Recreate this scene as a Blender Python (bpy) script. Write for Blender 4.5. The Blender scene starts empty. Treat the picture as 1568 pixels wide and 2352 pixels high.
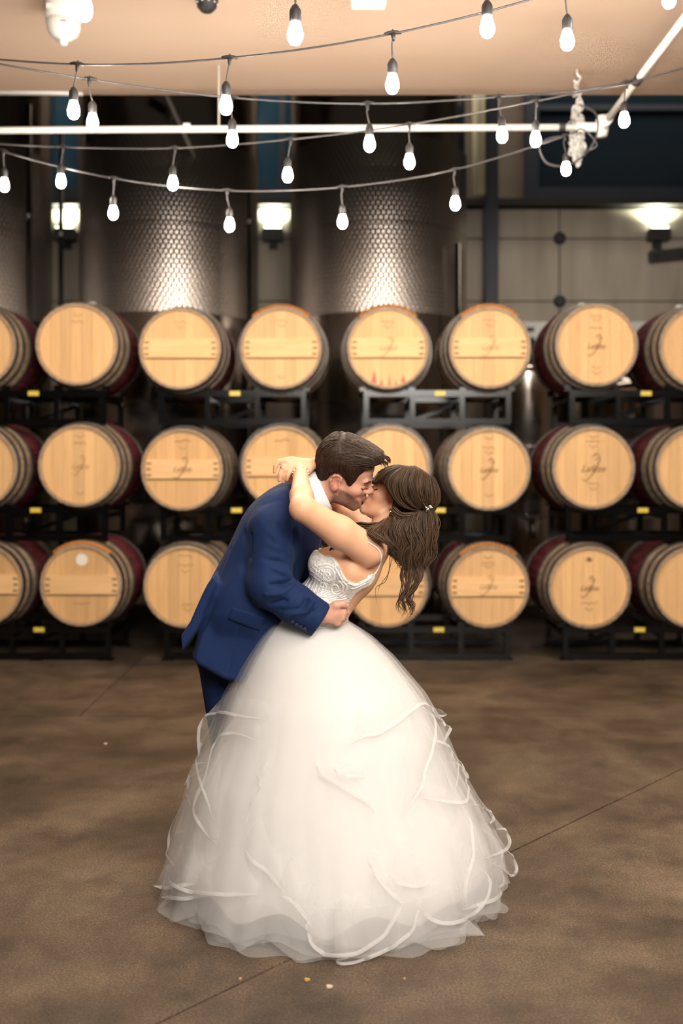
import bpy, math, random
import numpy as np
from mathutils import Vector, Matrix, noise
from mathutils.bvhtree import BVHTree

random.seed(7)
scene = bpy.context.scene
COL = scene.collection

# ------------------------------------------------------------------ camera
F, CX, HY, CH = 2286.7, 784.0, 1082.0, 1.45       # focal length in pixels, vanishing point, eye height
def P(px, py, d):
    """world point that stands d metres in front of the lens plane"""
    return Vector(((px - CX) / F * d, d, CH + (HY - py) / F * d))

cam = bpy.data.cameras.new('camera')
cam.lens = 35.0; cam.sensor_width = 36.0; cam.sensor_fit = 'AUTO'
cam.shift_y = -(1176.0 - HY) / 2352.0
cam.clip_start = 0.05; cam.clip_end = 80
cam.dof.use_dof = True; cam.dof.focus_distance = 3.40; cam.dof.aperture_fstop = 1.5
cam_o = bpy.data.objects.new('camera', cam); COL.objects.link(cam_o)
cam_o.location = (0, 0, CH); cam_o.rotation_euler = (math.radians(90), 0, 0)
scene.camera = cam_o

# ------------------------------------------------------------------ world, added area lights, exposure
world = bpy.data.worlds.new('room_air'); scene.world = world; world.use_nodes = True
world.node_tree.nodes['Background'].inputs[0].default_value = (0.80, 0.66, 0.52, 1)
world.node_tree.nodes['Background'].inputs[1].default_value = 0.05
def area(name, loc, target, sx, sy, power, col):
    l = bpy.data.lights.new(name, 'AREA'); l.shape = 'RECTANGLE'; l.size = sx; l.size_y = sy
    l.energy = power; l.color = col
    o = bpy.data.objects.new(name, l); COL.objects.link(o); o.location = loc
    o.rotation_euler = (Vector(target) - Vector(loc)).to_track_quat('-Z', 'Y').to_euler()
    return o
area('added_front_key', (0.9, -1.2, 3.7), (0.0, 4.2, 1.1), 2.6, 1.6, 440, (1.0, 0.94, 0.86))  # unseen soft key behind the camera, added to light the couple
area('added_right_fill', (2.6, 1.2, 3.6), (1.2, 7.0, 1.6), 1.6, 1.2, 120, (1.0, 0.90, 0.78))  # unseen fill, added to brighten the barrels on the right
area('added_rear_fill', (0.5, 11.2, 6.9), (0.5, 11.6, 0), 9.0, .8, 150, (1.0, 0.88, 0.72))  # unseen fill under the high roof, added to brighten rear wall and duct
scene.view_settings.view_transform = 'Standard'
scene.view_settings.look = 'None'
scene.view_settings.exposure = 0.0
scene.view_settings.gamma = 1.0
scene.view_settings.use_curve_mapping = False
scene.cycles.use_denoising = True
scene.cycles.use_light_tree = False
scene.cycles.transparent_max_bounces = 24
scene.cycles.max_bounces = 5
scene.cycles.diffuse_bounces = 3
scene.cycles.glossy_bounces = 3
scene.cycles.transmission_bounces = 3
scene.cycles.use_adaptive_sampling = True
scene.cycles.adaptive_threshold = .04
scene.cycles.caustics_reflective = False
scene.cycles.caustics_refractive = False
scene.cycles.sample_clamp_indirect = 6.0
BULB_STRENGTH = 390.0

# ------------------------------------------------------------------ mesh helpers
class MB:
    def __init__(s): s.v = []; s.f = []; s.m = []; s.mi = 0
    def add(s, vs, fs):
        n = len(s.v); s.v += [tuple(p) for p in vs]
        s.f += [tuple(i + n for i in f) for f in fs]; s.m += [s.mi] * len(fs)
    def box(s, c, size, rot=None):
        hx, hy, hz = size[0]/2, size[1]/2, size[2]/2
        vs = [Vector((x, y, z)) for x in (-hx, hx) for y in (-hy, hy) for z in (-hz, hz)]
        if rot: vs = [rot @ p for p in vs]
        c = Vector(c)
        s.add([p + c for p in vs], [(0,1,3,2),(4,6,7,5),(0,4,5,1),(2,3,7,6),(0,2,6,4),(1,5,7,3)])
        return s
    def bar(s, a, b, w, h=None):
        """square tube from a to b"""
        a = Vector(a); b = Vector(b); h = h or w; t = (b - a).normalized()
        up = Vector((0,0,1)) if abs(t.z) < .9 else Vector((0,1,0))
        x = t.cross(up).normalized() * w/2; y = x.cross(t).normalized() * h/2
        vs = [q + sx*x + sy*y for q in (a, b) for sx, sy in ((-1,-1),(1,-1),(1,1),(-1,1))]
        s.add(vs, [(3,2,1,0),(4,5,6,7),(0,1,5,4),(1,2,6,5),(2,3,7,6),(3,0,4,7)]); return s
    def tube(s, pts, r, n=8, cap=True, flat=1.0):
        pts = [Vector(p) for p in pts]; m = len(pts)
        rs = r if hasattr(r, '__len__') else [r]*m
        ref = None; vs = []
        for i, p in enumerate(pts):
            t = (pts[min(i+1, m-1)] - pts[max(i-1, 0)])
            t = t.normalized() if t.length > 1e-9 else Vector((0,0,1))
            if ref is None: ref = Vector((0,0,1)) if abs(t.z) < .9 else Vector((1,0,0))
            x = ref - t * ref.dot(t)
            x = x.normalized() if x.length > 1e-6 else t.orthogonal().normalized()
            ref = x; y = t.cross(x)
            for k in range(n):
                a = 2*math.pi*k/n; vs.append(p + x*math.cos(a)*rs[i] + y*math.sin(a)*rs[i]*flat)
        fs = [(i*n+k, i*n+(k+1)%n, (i+1)*n+(k+1)%n, (i+1)*n+k) for i in range(m-1) for k in range(n)]
        if cap: fs += [tuple(range(n-1,-1,-1)), tuple((m-1)*n+k for k in range(n))]
        s.add(vs, fs); return s
    def lathe(s, prof, n=24, M=None, close=True):
        """prof = [(r, z)...] about local z"""
        vs = []; m = len(prof)
        for r, z in prof:
            for k in range(n):
                a = 2*math.pi*k/n; p = Vector((r*math.cos(a), r*math.sin(a), z))
                vs.append(M @ p if M else p)
        fs = [(i*n+k, i*n+(k+1)%n, (i+1)*n+(k+1)%n, (i+1)*n+k) for i in range(m-1) for k in range(n)]
        if close: fs += [tuple(range(n-1,-1,-1)), tuple((m-1)*n+k for k in range(n))]
        s.add(vs, fs); return s
    def prism(s, poly, y0, y1):
        """poly [(x,z)] counter-clockwise seen from -y, extruded y0..y1"""
        n = len(poly)
        vs = [(x, y0, z) for x, z in poly] + [(x, y1, z) for x, z in poly]
        s.add(vs, [tuple(range(n)), tuple(range(2*n-1, n-1, -1))] + [(k, n+k, n+(k+1)%n, (k+1)%n) for k in range(n)]); return s
    def mesh(s, name, mats, smooth=False):
        me = bpy.data.meshes.new(name); me.from_pydata(s.v, [], s.f)
        for m in (mats if isinstance(mats, (list, tuple)) else [mats]): me.materials.append(m)
        if any(s.m): me.polygons.foreach_set('material_index', s.m)
        me.polygons.foreach_set('use_smooth', [smooth]*len(s.f)); me.update(); return me
    def build(s, name, mats, parent=None, smooth=False):
        return link(name, s.mesh(name, mats, smooth), parent)
def link(name, me, parent=None, loc=None):
    o = bpy.data.objects.new(name, me); COL.objects.link(o)
    if parent: o.parent = parent
    if loc is not None: o.location = loc
    return o
def tag(o, label=None, cat=None, group=None, kind=None):
    if label: o['label'] = label
    if cat: o['category'] = cat
    if group: o['group'] = group
    if kind: o['kind'] = kind
    return o
def empty(name, loc=(0,0,0), label=None, cat=None, group=None):
    o = bpy.data.objects.new(name, None); COL.objects.link(o); o.location = loc; o.empty_display_size = .1
    return tag(o, label, cat, group)
def catmull(pts, n=8, closed=False):
    pts = [Vector(p) for p in pts]; out = []; m = len(pts)
    rng = range(m) if closed else range(m-1)
    for i in rng:
        g = (lambda j: pts[j % m]) if closed else (lambda j: pts[max(0, min(m-1, j))])
        a, b, c, d = g(i-1), g(i), g(i+1), g(i+2)
        for k in range(n):
            t = k/n; out.append(.5*((2*b) + (c-a)*t + (2*a-5*b+4*c-d)*t*t + (3*b-a-3*c+d)*t**3))
    if not closed: out.append(pts[-1])
    return out

# ------------------------------------------------------------------ materials
def mat(name, col, rough=.6, metal=0.0, spec=None, emit=None, es=0.0, alpha=None, sheen=0.0):
    m = bpy.data.materials.new(name); m.use_nodes = True
    b = m.node_tree.nodes['Principled BSDF']
    b.inputs['Base Color'].default_value = (*col, 1); b.inputs['Roughness'].default_value = rough
    b.inputs['Metallic'].default_value = metal
    if spec is not None: b.inputs['Specular IOR Level'].default_value = spec
    if emit: b.inputs['Emission Color'].default_value = (*emit, 1); b.inputs['Emission Strength'].default_value = es
    if sheen: b.inputs['Sheen Weight'].default_value = sheen
    return m
def N(m, t, **kw):
    n = m.node_tree.nodes.new(t)
    for k, v in kw.items():
        if k in n.inputs: n.inputs[k].default_value = v
        else: setattr(n, k, v)
    return n
def L(m, a, b): m.node_tree.links.new(a, b)
def BS(m): return m.node_tree.nodes['Principled BSDF']
def coords(m, scale=(1,1,1), kind='Object', rot=(0,0,0)):
    tc = N(m, 'ShaderNodeTexCoord'); mp = N(m, 'ShaderNodeMapping')
    mp.inputs['Scale'].default_value = scale; mp.inputs['Rotation'].default_value = rot
    L(m, tc.outputs[kind], mp.inputs['Vector']); return mp.outputs['Vector']
def ramp(m, fac, stops):
    r = N(m, 'ShaderNodeValToRGB'); e = r.color_ramp.elements
    while len(e) < len(stops): e.new(.5)
    for el, (p, c) in zip(e, stops): el.position = p; el.color = (*c, 1)
    L(m, fac, r.inputs['Fac']); return r.outputs['Color']
def noisy(m, stops, scale=4, vscale=(1,1,1), detail=6, bump=0.0, bscale=None, kind='Object', rough=.55):
    v = coords(m, vscale, kind)
    n = N(m, 'ShaderNodeTexNoise', Scale=scale, Detail=detail, Roughness=rough); L(m, v, n.inputs['Vector'])
    L(m, ramp(m, n.outputs['Fac'], stops), BS(m).inputs['Base Color'])
    if bump:
        n2 = N(m, 'ShaderNodeTexNoise', Scale=bscale or scale*6, Detail=4); L(m, v, n2.inputs['Vector'])
        bp = N(m, 'ShaderNodeBump', Strength=bump, Distance=.01); L(m, n2.outputs['Fac'], bp.inputs['Height'])
        L(m, bp.outputs['Normal'], BS(m).inputs['Normal'])
    return m

# concrete floor: mottled brown, worn
m_floor = mat('floor_concrete', (.15,.105,.07), .55, spec=.35)
v = coords(m_floor, (1,1,1))
n1 = N(m_floor, 'ShaderNodeTexNoise', Scale=.9, Detail=8, Roughness=.62, Distortion=.6); L(m_floor, v, n1.inputs['Vector'])
n2 = N(m_floor, 'ShaderNodeTexNoise', Scale=140, Detail=3); L(m_floor, v, n2.inputs['Vector'])
n3 = N(m_floor, 'ShaderNodeTexNoise', Scale=3.1, Detail=9, Roughness=.7); L(m_floor, v, n3.inputs['Vector'])
c1 = ramp(m_floor, n1.outputs['Fac'], [(.30,(.050,.036,.024)), (.5,(.118,.084,.056)), (.70,(.185,.136,.092))])
c3 = ramp(m_floor, n3.outputs['Fac'], [(.36,(.55,.55,.55)), (.55,(1,1,1)), (.72,(1.35,1.32,1.28))])
c2 = ramp(m_floor, n2.outputs['Fac'], [(.3,(.45,.45,.45)), (.52,(1,1,1)), (.70,(1.8,1.75,1.7))])
mx = N(m_floor, 'ShaderNodeMix', data_type='RGBA', blend_type='MULTIPLY'); mx.inputs[0].default_value = 1
L(m_floor, c1, mx.inputs[6]); L(m_floor, c3, mx.inputs[7])
mx2 = N(m_floor, 'ShaderNodeMix', data_type='RGBA', blend_type='MULTIPLY'); mx2.inputs[0].default_value = .75
L(m_floor, mx.outputs[2], mx2.inputs[6]); L(m_floor, c2, mx2.inputs[7])
L(m_floor, mx2.outputs[2], BS(m_floor).inputs['Base Color'])
bp = N(m_floor, 'ShaderNodeBump', Strength=.25, Distance=.004); L(m_floor, n2.outputs['Fac'], bp.inputs['Height'])
L(m_floor, bp.outputs['Normal'], BS(m_floor).inputs['Normal'])
rr = N(m_floor, 'ShaderNodeMapRange'); rr.inputs[3].default_value = .42; rr.inputs[4].default_value = .72
L(m_floor, n3.outputs['Fac'], rr.inputs[0]); L(m_floor, rr.outputs[0], BS(m_floor).inputs['Roughness'])
m_joint = mat('joint_dirt', (.02,.014,.009), .9)
m_ceil = noisy(mat('ceiling_tan', (.61,.455,.35), .85), [(.3,(.57,.42,.32)), (.7,(.645,.485,.375))], scale=.7, vscale=(.35,1.6,1), bump=.25, bscale=2.2)
m_conc = noisy(mat('wall_concrete', (.3,.26,.21), .85), [(.25,(.36,.31,.25)), (.55,(.48,.42,.345)), (.8,(.56,.50,.42))], scale=2.0, vscale=(2.4,1,.35), bump=.3)
m_upper = noisy(mat('upper_wall_brown', (.16,.125,.10), .8), [(.3,(.13,.10,.08)), (.7,(.19,.15,.12))], scale=1.2)
m_dark = mat('black_steel', (.0015,.0015,.0017), .18, spec=.5)
m_upbrace = mat('dull_galvanised', (.22,.20,.18), .6)
m_navy = mat('navy_steel', (.018,.024,.040), .45)
m_glass = mat('night_glass', (.012,.020,.030), .08, spec=.6)
m_bluegl = mat('dusk_glass', (.02,.05,.075), .15, emit=(.10,.30,.42), es=.035)
m_white = mat('white_paint', (.80,.80,.77), .4)
m_cream = mat('cream_pipe', (.80,.74,.50), .5)
m_plastic = mat('white_plastic', (.82,.81,.79), .35)
m_red = mat('red_print', (.7,.12,.08), .5)
m_black = mat('black_rubber', (.016,.015,.016), .5)
m_cable = mat('cable_grey', (.05,.047,.05), .5)
m_tag = mat('yellow_tag', (.75,.55,.08), .45)
m_galv = mat('galvanised_chain', (.80,.80,.77), .35, metal=.55)
m_lampw = mat('uplight_lens', (1,1,1), .3, emit=(.95,1.0,.78), es=14)
m_bulb = mat('lit_bulb', (1,1,1), .3, emit=(1.0,.89,.75), es=BULB_STRENGTH)
# stainless tank: smooth shell and quilted cooling jacket
def steel(name, rough, col, quilt=False):
    m = mat(name, col, rough, metal=1.0)
    BS(m).inputs['Anisotropic'].default_value = .92
    tg = N(m, 'ShaderNodeTangent', direction_type='RADIAL', axis='Z'); L(m, tg.outputs[0], BS(m).inputs['Tangent'])
    v = coords(m, (1,1,1), 'UV')
    sx = N(m, 'ShaderNodeSeparateXYZ'); L(m, v, sx.inputs[0])
    nz = N(m, 'ShaderNodeTexNoise', Scale=1.0, Detail=5); 
    mp = coords(m, (1.5,1.5,22)); L(m, mp, nz.inputs['Vector'])
    r = N(m, 'ShaderNodeMapRange'); r.inputs[3].default_value = rough*.93; r.inputs[4].default_value = rough*1.07
    L(m, nz.outputs['Fac'], r.inputs[0]); L(m, r.outputs[0], BS(m).inputs['Roughness'])
    if quilt:
        # dimples on a diagonal lattice: sin(a)*sin(b)
        def axis(sa, sb):
            d = N(m, 'ShaderNodeVectorMath', operation='DOT_PRODUCT'); d.inputs[1].default_value = (sa, sb, 0)
            L(m, v, d.inputs[0]); s = N(m, 'ShaderNodeMath', operation='SINE'); L(m, d.outputs['Value'], s.inputs[0]); return s.outputs[0]
        k = 2*math.pi/.040
        a = axis(k*.82, k*.45); b = axis(k*.82, -k*.45)
        mu = N(m, 'ShaderNodeMath', operation='ADD'); L(m, a, mu.inputs[0]); L(m, b, mu.inputs[1])
        bp = N(m, 'ShaderNodeBump', Strength=.45, Distance=.0020); L(m, mu.outputs[0], bp.inputs['Height'])
        L(m, bp.outputs['Normal'], BS(m).inputs['Normal'])
    return m
m_steel = steel('tank_steel', .15, (.34,.30,.27))
m_jacket = steel('tank_jacket', .24, (.40,.36,.33), True)
m_rail = mat('polished_rail', (.42,.40,.38), .2, metal=1.0)
# oak
def wood(name, dark, light, vs=(14,14,1.2), rough=.6, rand=.35, bump=.15, var=(.86,1.08)):
    m = mat(name, light, rough, spec=.3)
    v = coords(m, vs)
    oi = N(m, 'ShaderNodeObjectInfo')
    ad = N(m, 'ShaderNodeVectorMath', operation='ADD'); L(m, v, ad.inputs[0])
    sc = N(m, 'ShaderNodeVectorMath', operation='SCALE'); sc.inputs[0].default_value = (37,53,71); L(m, oi.outputs['Random'], sc.inputs['Scale'])
    L(m, sc.outputs[0], ad.inputs[1])
    n = N(m, 'ShaderNodeTexNoise', Scale=2.2, Detail=6, Roughness=.6, Distortion=.4); L(m, ad.outputs[0], n.inputs['Vector'])
    c = ramp(m, n.outputs['Fac'], [(.28, dark), (.62, light)])
    mr = N(m, 'ShaderNodeMapRange'); mr.inputs[3].default_value = var[0]; mr.inputs[4].default_value = var[1]
    L(m, oi.outputs['Random'], mr.inputs[0])
    mx = N(m, 'ShaderNodeVectorMath', operation='SCALE'); L(m, c, mx.inputs[0]); L(m, mr.outputs[0], mx.inputs['Scale'])
    L(m, mx.outputs[0], BS(m).inputs['Base Color'])
    bp = N(m, 'ShaderNodeBump', Strength=bump, Distance=.004); L(m, n.outputs['Fac'], bp.inputs['Height']); L(m, bp.outputs['Normal'], BS(m).inputs['Normal'])
    return m
m_head = wood('oak_head', (.70,.42,.19), (.79,.49,.235), bump=.06)
m_headw = wood('oak_head_warm', (.60,.35,.15), (.69,.42,.19), bump=.06)
m_bar = wood('oak_crossbar', (.74,.45,.205), (.86,.55,.275), vs=(1.2,14,14), var=(.9,1.08))
m_stave = wood('oak_stave', (.29,.195,.12), (.46,.32,.205), vs=(10,1.2,10))
m_winered = wood('wine_stained_oak', (.085,.014,.018), (.19,.036,.042), vs=(10,1.2,10))
m_hoop = noisy(mat('hoop_steel', (.20,.19,.175), .45, metal=.75), [(.3,(.13,.12,.11)), (.7,(.25,.24,.22))], scale=6)
m_hoopd = mat('hoop_dark', (.06,.05,.045), .5, metal=.5)
m_orange = wood('orange_lashing', (.42,.14,.03), (.62,.25,.06), vs=(20,20,4))
m_ink = mat('branded_ink', (.20,.095,.035), .8)
m_inkl = mat('faint_ink', (.40,.235,.105), .8)
m_peg_shadow = mat('peg_and_shadow_brown', (.20,.10,.04), .8)  # pegs, and the painted shadow line below the crossbar
m_stain = mat('wine_drip', (.55,.12,.10), .7)
m_sticker = mat('round_sticker', (.80,.76,.68), .6)
m_bung = mat('silicone_bung', (.75,.73,.70), .4)

# ------------------------------------------------------------------ the shell
def struct(name, mb, m, smooth=False, label=None):
    o = mb.build(name, m, smooth=smooth); o['kind'] = 'structure'
    if label: o['label'] = label
    return o
fl = MB().box((0, 4.5, -.06), (13, 18, .09)).build('floor', m_joint); tag(fl, 'brown concrete floor with saw-cut joints', kind='structure')
J = .0045
def slab(poly):
    mb = MB(); n = len(poly); c = Vector((sum(p[0] for p in poly)/n, sum(p[1] for p in poly)/n, 0))
    top = []
    for i in range(n):     # inset each edge by the half joint width
        a, b, d = Vector((*poly[i-1], 0)), Vector((*poly[i], 0)), Vector((*poly[(i+1) % n], 0))
        e1 = (b-a).normalized(); e2 = (d-b).normalized(); n1 = Vector((-e1.y, e1.x, 0)); n2 = Vector((-e2.y, e2.x, 0))
        k = (n1+n2); k = k / max(.2, k.dot(n1)); top.append(b + k*J)
    vs = [(p.x, p.y, 0) for p in top] + [(p.x, p.y, -.02) for p in top]
    mb.add(vs, [tuple(range(n))] + [(i, i+n, (i+1) % n + n, (i+1) % n) for i in range(n)])
    return mb.build('floor_slab', m_floor, fl)
A0 = (-.484, 2.611); dr = (2.148/2.244)
lx = lambda y: A0[0] + (y - A0[1])*dr
YL = A0[1] + (-6.5 - A0[0])/dr
slab([(-6.5,YL), (lx(5.89),5.89), (-6.5,5.89)])
slab([(-6.5,-4.5), (6.5,-4.5), (6.5,5.89), (lx(5.89),5.89), (-6.5,YL)])
slab([(-6.5,5.89), (-1.55,5.89), (-1.55,13.5), (-6.5,13.5)])
slab([(-1.55,5.89), (6.5,5.89), (6.5,13.5), (-1.55,13.5)])

ZC, YE = 4.0, 6.75
ce = struct('ceiling', MB().box((0, (YE-4.5)/2, ZC+.15), (13, YE+4.5, .3)), m_ceil, label='low tan ceiling over the barrel hall')
m_up = mat('high_roof_dark', (.05,.045,.042), .9)
struct('ceiling_high', MB().box((0, 10.1, 7.2), (13, 6.9, .2)), m_up)
struct('wall_left', MB().box((-6.55, 4.5, 3.5), (.1, 18, 7.3)), m_upper)
struct('wall_right', MB().box((6.55, 4.5, 3.5), (.1, 18, 7.3)), m_upper)
YW = 12.0
wall = struct('wall_back', MB().box((0, YW+.15, 3.6), (13, .28, 7.3)), m_upper, label='brown rear wall above the concrete base')
ZB = CH + (HY-478)/F*YW
cw = struct('wall_concrete_base', MB().box((0, YW-.06, ZB/2-.02), (13, .14, ZB)), m_joint, label='board-formed concrete wall behind the tanks')
# formwork panels with recessed joints and round tie holes
joint_x = [(1278-CX)/F*YW + k*2.35 for k in range(-4, 3)]
joint_z = [0.0] + [CH + (HY-y)/F*YW for y in (1400, 1050, 697, 555)] + [ZB-.05]
for i in range(len(joint_x)-1):
    for j in range(len(joint_z)-1):
        x0, x1, z0, z1 = joint_x[i]+.008, joint_x[i+1]-.008, joint_z[j]+.008, joint_z[j+1]-.008
        MB().box(((x0+x1)/2, YW-.135, (z0+z1)/2), (x1-x0, .03, z1-z0)).build('concrete_panel', m_conc, cw)
for i in range(1, len(joint_x)-1):
    for z in joint_z[2:5]:
        MB().lathe([(.075,0),(.075,.03),(.05,.045)], 14, Matrix.Translation((joint_x[i], YW-.145, z)) @ Matrix.Rotation(math.radians(90), 4, 'X')).build('tie_disc', m_black, cw)
struct('trim_1', MB().box((0, YW-.16, ZB), (13, .3, .07)), m_black, label='black steel ledge along the top of the concrete wall')
# upper windows
def window(name, x0, x1, y0, y1, glass, label, mull=()):
    a, b = P(x0, y1, YW-.05), P(x1, y0, YW-.05); w = b.x-a.x; h = b.z-a.z; cx, cz = (a.x+b.x)/2, (a.z+b.z)/2
    o = MB().box((cx, YW, cz), (w, .02, h)).build(name, glass); tag(o, label, kind='structure')
    fr = MB(); t = .16
    for dx in (-1, 1): fr.box((cx+dx*(w/2-t/2), YW-.04, cz), (t, .1, h))
    for dz in (-1, 1): fr.box((cx, YW-.04, cz+dz*(h/2-t/2)), (w-2*t, .1, t))
    fr.build('window_frame', m_navy, o)
    for q in mull: MB().box((cx+q[0]*w/2, YW-.03, cz+q[1]*h/2), (q[2], .06, q[3])).build('mullion', m_navy, o)
    return o
window('window_1', 1205, 1690, 40, 462, m_glass, 'large dark window in a navy frame above the concrete wall', [(.0,.02,2.3,.07)])
window('window_2', 560, 700, 40, 462, m_bluegl, 'dim blue window between the two central tanks', [(.25,0,.08,2)])
window('window_3', 90, 260, 40, 462, m_bluegl, 'dim blue window beside the leftmost tank', [(.1,0,.08,2)])
# column, cream conduit
struct('column_1', MB().box(tuple(P(1126, 600, 11.6)[:2]) + (3.6,), (.14, .3, 7.2)), m_navy, label='navy steel column beside the concrete wall')
p = P(1100, 0, 11.5)
tag(MB().tube([(p.x, p.y, CH+(HY-448)/F*11.5), (p.x, p.y, 7.0)], .075, 14).build('wall_duct', m_cream, smooth=True), 'cream vertical duct ending beside the navy column', 'duct')

# ------------------------------------------------------------------ wall uplights
for px, lab in ((150, 'black wall uplight glowing beyond the leftmost tank'), (627, 'black wall uplight glowing between the two central tanks'), (1512, 'black wall uplight on the concrete wall above the barrels')):
    b = P(px, 540, YW-.25); e = empty('wall_uplight', b, lab, 'lamp', 'uplights along the concrete wall')
    MB().box((0,0,0), (.24,.16,.14)).build('housing', m_black, e)
    MB().box((0,.1,-.08), (.1,.12,.14)).build('mount', m_black, e)
    MB().box((0,0,.075), (.2,.12,.012)).build('lens', m_lampw, e)
    l = bpy.data.lights.new('uplight_beam', 'SPOT'); l.energy = 230; l.spot_size = math.radians(160); l.spot_blend = .9; l.color = (.95,1,.72); l.shadow_soft_size = .06
    lo = link('uplight_beam', l, e, (0, 0, .10)); lo.rotation_euler = (math.radians(180+12), 0, 0)
b = P(1535, 590, YW-.3)
e = empty('wall_bracket', b, 'black bracket arm on the concrete wall under the uplight', 'bracket')
MB().bar((-.22,0,0), (.4,0,.06), .09, .13).build('arm', m_black, e)
for x in (-.16, .12): MB().lathe([(.03,0),(.03,.02)], 10, Matrix.Translation((x,-.05,.0)) @ Matrix.Rotation(math.radians(90),4,'X')).build('bolt', m_rail, e)
e = empty('white_wall_panel', P(1330, 770, 11.3), 'white panel with dark stripes behind the upper right barrels', 'panel')
MB().box((0,0,0), (1.5,.05,.30)).build('board', m_white, e)
for z in (-.05, .06): MB().box((-.62,-.03,z), (.2,.012,.05)).build('dark_stripe', m_black, e)

# ------------------------------------------------------------------ stainless tanks
def tank_part(name, m, par, r, z0, z1, n=72):
    me = bpy.data.meshes.new(name); vs = []; fs = []; uv = []
    for z in (z0, z1):
        for k in range(n): a = 2*math.pi*k/n; vs.append((r*math.cos(a), r*math.sin(a), z))
    for k in range(n): fs.append((k, (k+1) % n, n+(k+1) % n, n+k))
    vs += vs[:2*n]; fs += [tuple(range(3*n-1,2*n-1,-1)), tuple(range(3*n, 4*n))]
    me.from_pydata(vs, [], fs); me.materials.append(m)
    ul = me.uv_layers.new(name='UVMap'); li = 0
    for f in me.polygons:
        f.use_smooth = f.index < n
        for q, vi in enumerate(f.vertices):
            a = (f.index + (1 if q in (1,2) else 0)) * 2*math.pi/n * r if f.index < n else 0
            ul.data[f.loop_start+q].uv = (a, vs[vi][2])
    return link(name, me, par)
def tank(x, y, r, h, lab, jackets, seams, legs=True):
    t = empty('wine_tank', (x, y, 0), lab, 'tank', 'stainless tanks behind the barrels')
    tank_part('shell', m_steel, t, r, .35, h)
    for z0, z1 in jackets: tank_part('cooling_jacket', m_jacket, t, r+.014, z0, z1)
    for z in seams:
        MB().lathe([(r+.002,z-.012),(r+.012,z),(r+.002,z+.012)], 72, close=False).build('weld_seam', m_rail, t, True)
    MB().lathe([(r,h),(r*.7,h+.14),(.25,h+.22),(.25,h+.34)], 48).build('top_cone', m_steel, t, True)
    for k in range(4):
        a = math.pi/4 + k*math.pi/2
        MB().tube([(r*.86*math.cos(a), r*.86*math.sin(a), 0), (r*.86*math.cos(a), r*.86*math.sin(a), .5)], .06, 10).build('leg', m_rail, t, True)
    return t
TJ = [(2.93, 3.755), (3.765, 4.58)]
TX = [-1.74, .37, -3.86]
for x, lab in zip(TX, ('tall stainless tank with quilted jacket behind the second barrel stack', 'tall stainless tank with quilted jacket behind the third barrel stack', 'tall stainless tank partly cut off by the picture edge')):
    t = tank(x, 10.1, .88, 6.2, lab, TJ, (2.1, 1.2, 5.4))
e = empty('catwalk_brace', P(376, 205, 8.9), 'pale diagonal brace in front of the tank top under the ceiling edge', 'brace')
MB().bar((0,0,0), P(440,345,8.9)-P(376,205,8.9), .03, .13).build('stringer', m_upbrace, e)
MB().bar((-.3,0,.14), (.02,0,.02), .03, .10).build('landing_plate', m_upbrace, e)
for t_ in (.15, .85):
    q_ = (P(440,345,8.9)-P(376,205,8.9))*t_; MB().bar(q_, q_+Vector((0,.42,0)), .03).build('stay', m_upbrace, e)
# slim standpipes between the tanks
for px, d, r, y0, y1, lab in ((572, 9.4, .020, 440, 1420, 'slim steel standpipe beside the tank, reaching up behind the barrels'), (1051, 9.42, .026, 560, 1420, 'short steel standpipe at the concrete-wall side of the central tank'), (66, 9.2, .026, 240, 1420, 'thick steel standpipe against the leftmost tank'), (140, 9.9, .026, 300, 1420, 'thin dull standpipe in the gap beside the leftmost tank')):
    a, b = P(px, y0, d), P(px, y1, d)
    e = empty('standpipe', (a.x, d, 0), lab, 'pipe', 'standpipes among the tanks')
    MB().tube([(0,0,0), (0,0,a.z)], r, 12).build('pipe', m_rail, e, True)
    for z in (1.0, 2.4, 3.8):
        if z < a.z: MB().lathe([(r+.02,z-.02),(r+.02,z+.02)], 12).build('clamp', m_rail, e)
# short tanks behind the barrels at the concrete-wall side
for x, y, r, h, lab in ((1.95, 10.4, .42, 2.45, 'short narrow steel tank in the gap beside the third barrel stack'), (3.0, 10.2, .55, 2.2, 'short wide steel tank behind the fourth barrel stack')):
    t = tank(x, y, r, h, lab, [], (1.0, 1.7))
e = empty('tank_valve', P(1222, 1205, 9.75), 'polished valve with lever on the short narrow tank', 'valve')
MB().tube([(0,.25,.05),(0,0,.05),(0,-.04,-.02),(0,-.04,-.14)], .028, 12).build('spout', m_rail, e, True)
MB().bar((-.09,-.02,.09),(.09,-.02,.03), .025,.012).build('lever', m_rail, e)
MB().lathe([(.05,0),(.05,.02)], 16, Matrix.Translation((0,.06,.05)) @ Matrix.Rotation(math.radians(90),4,'X')).build('flange', m_rail, e)

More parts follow.
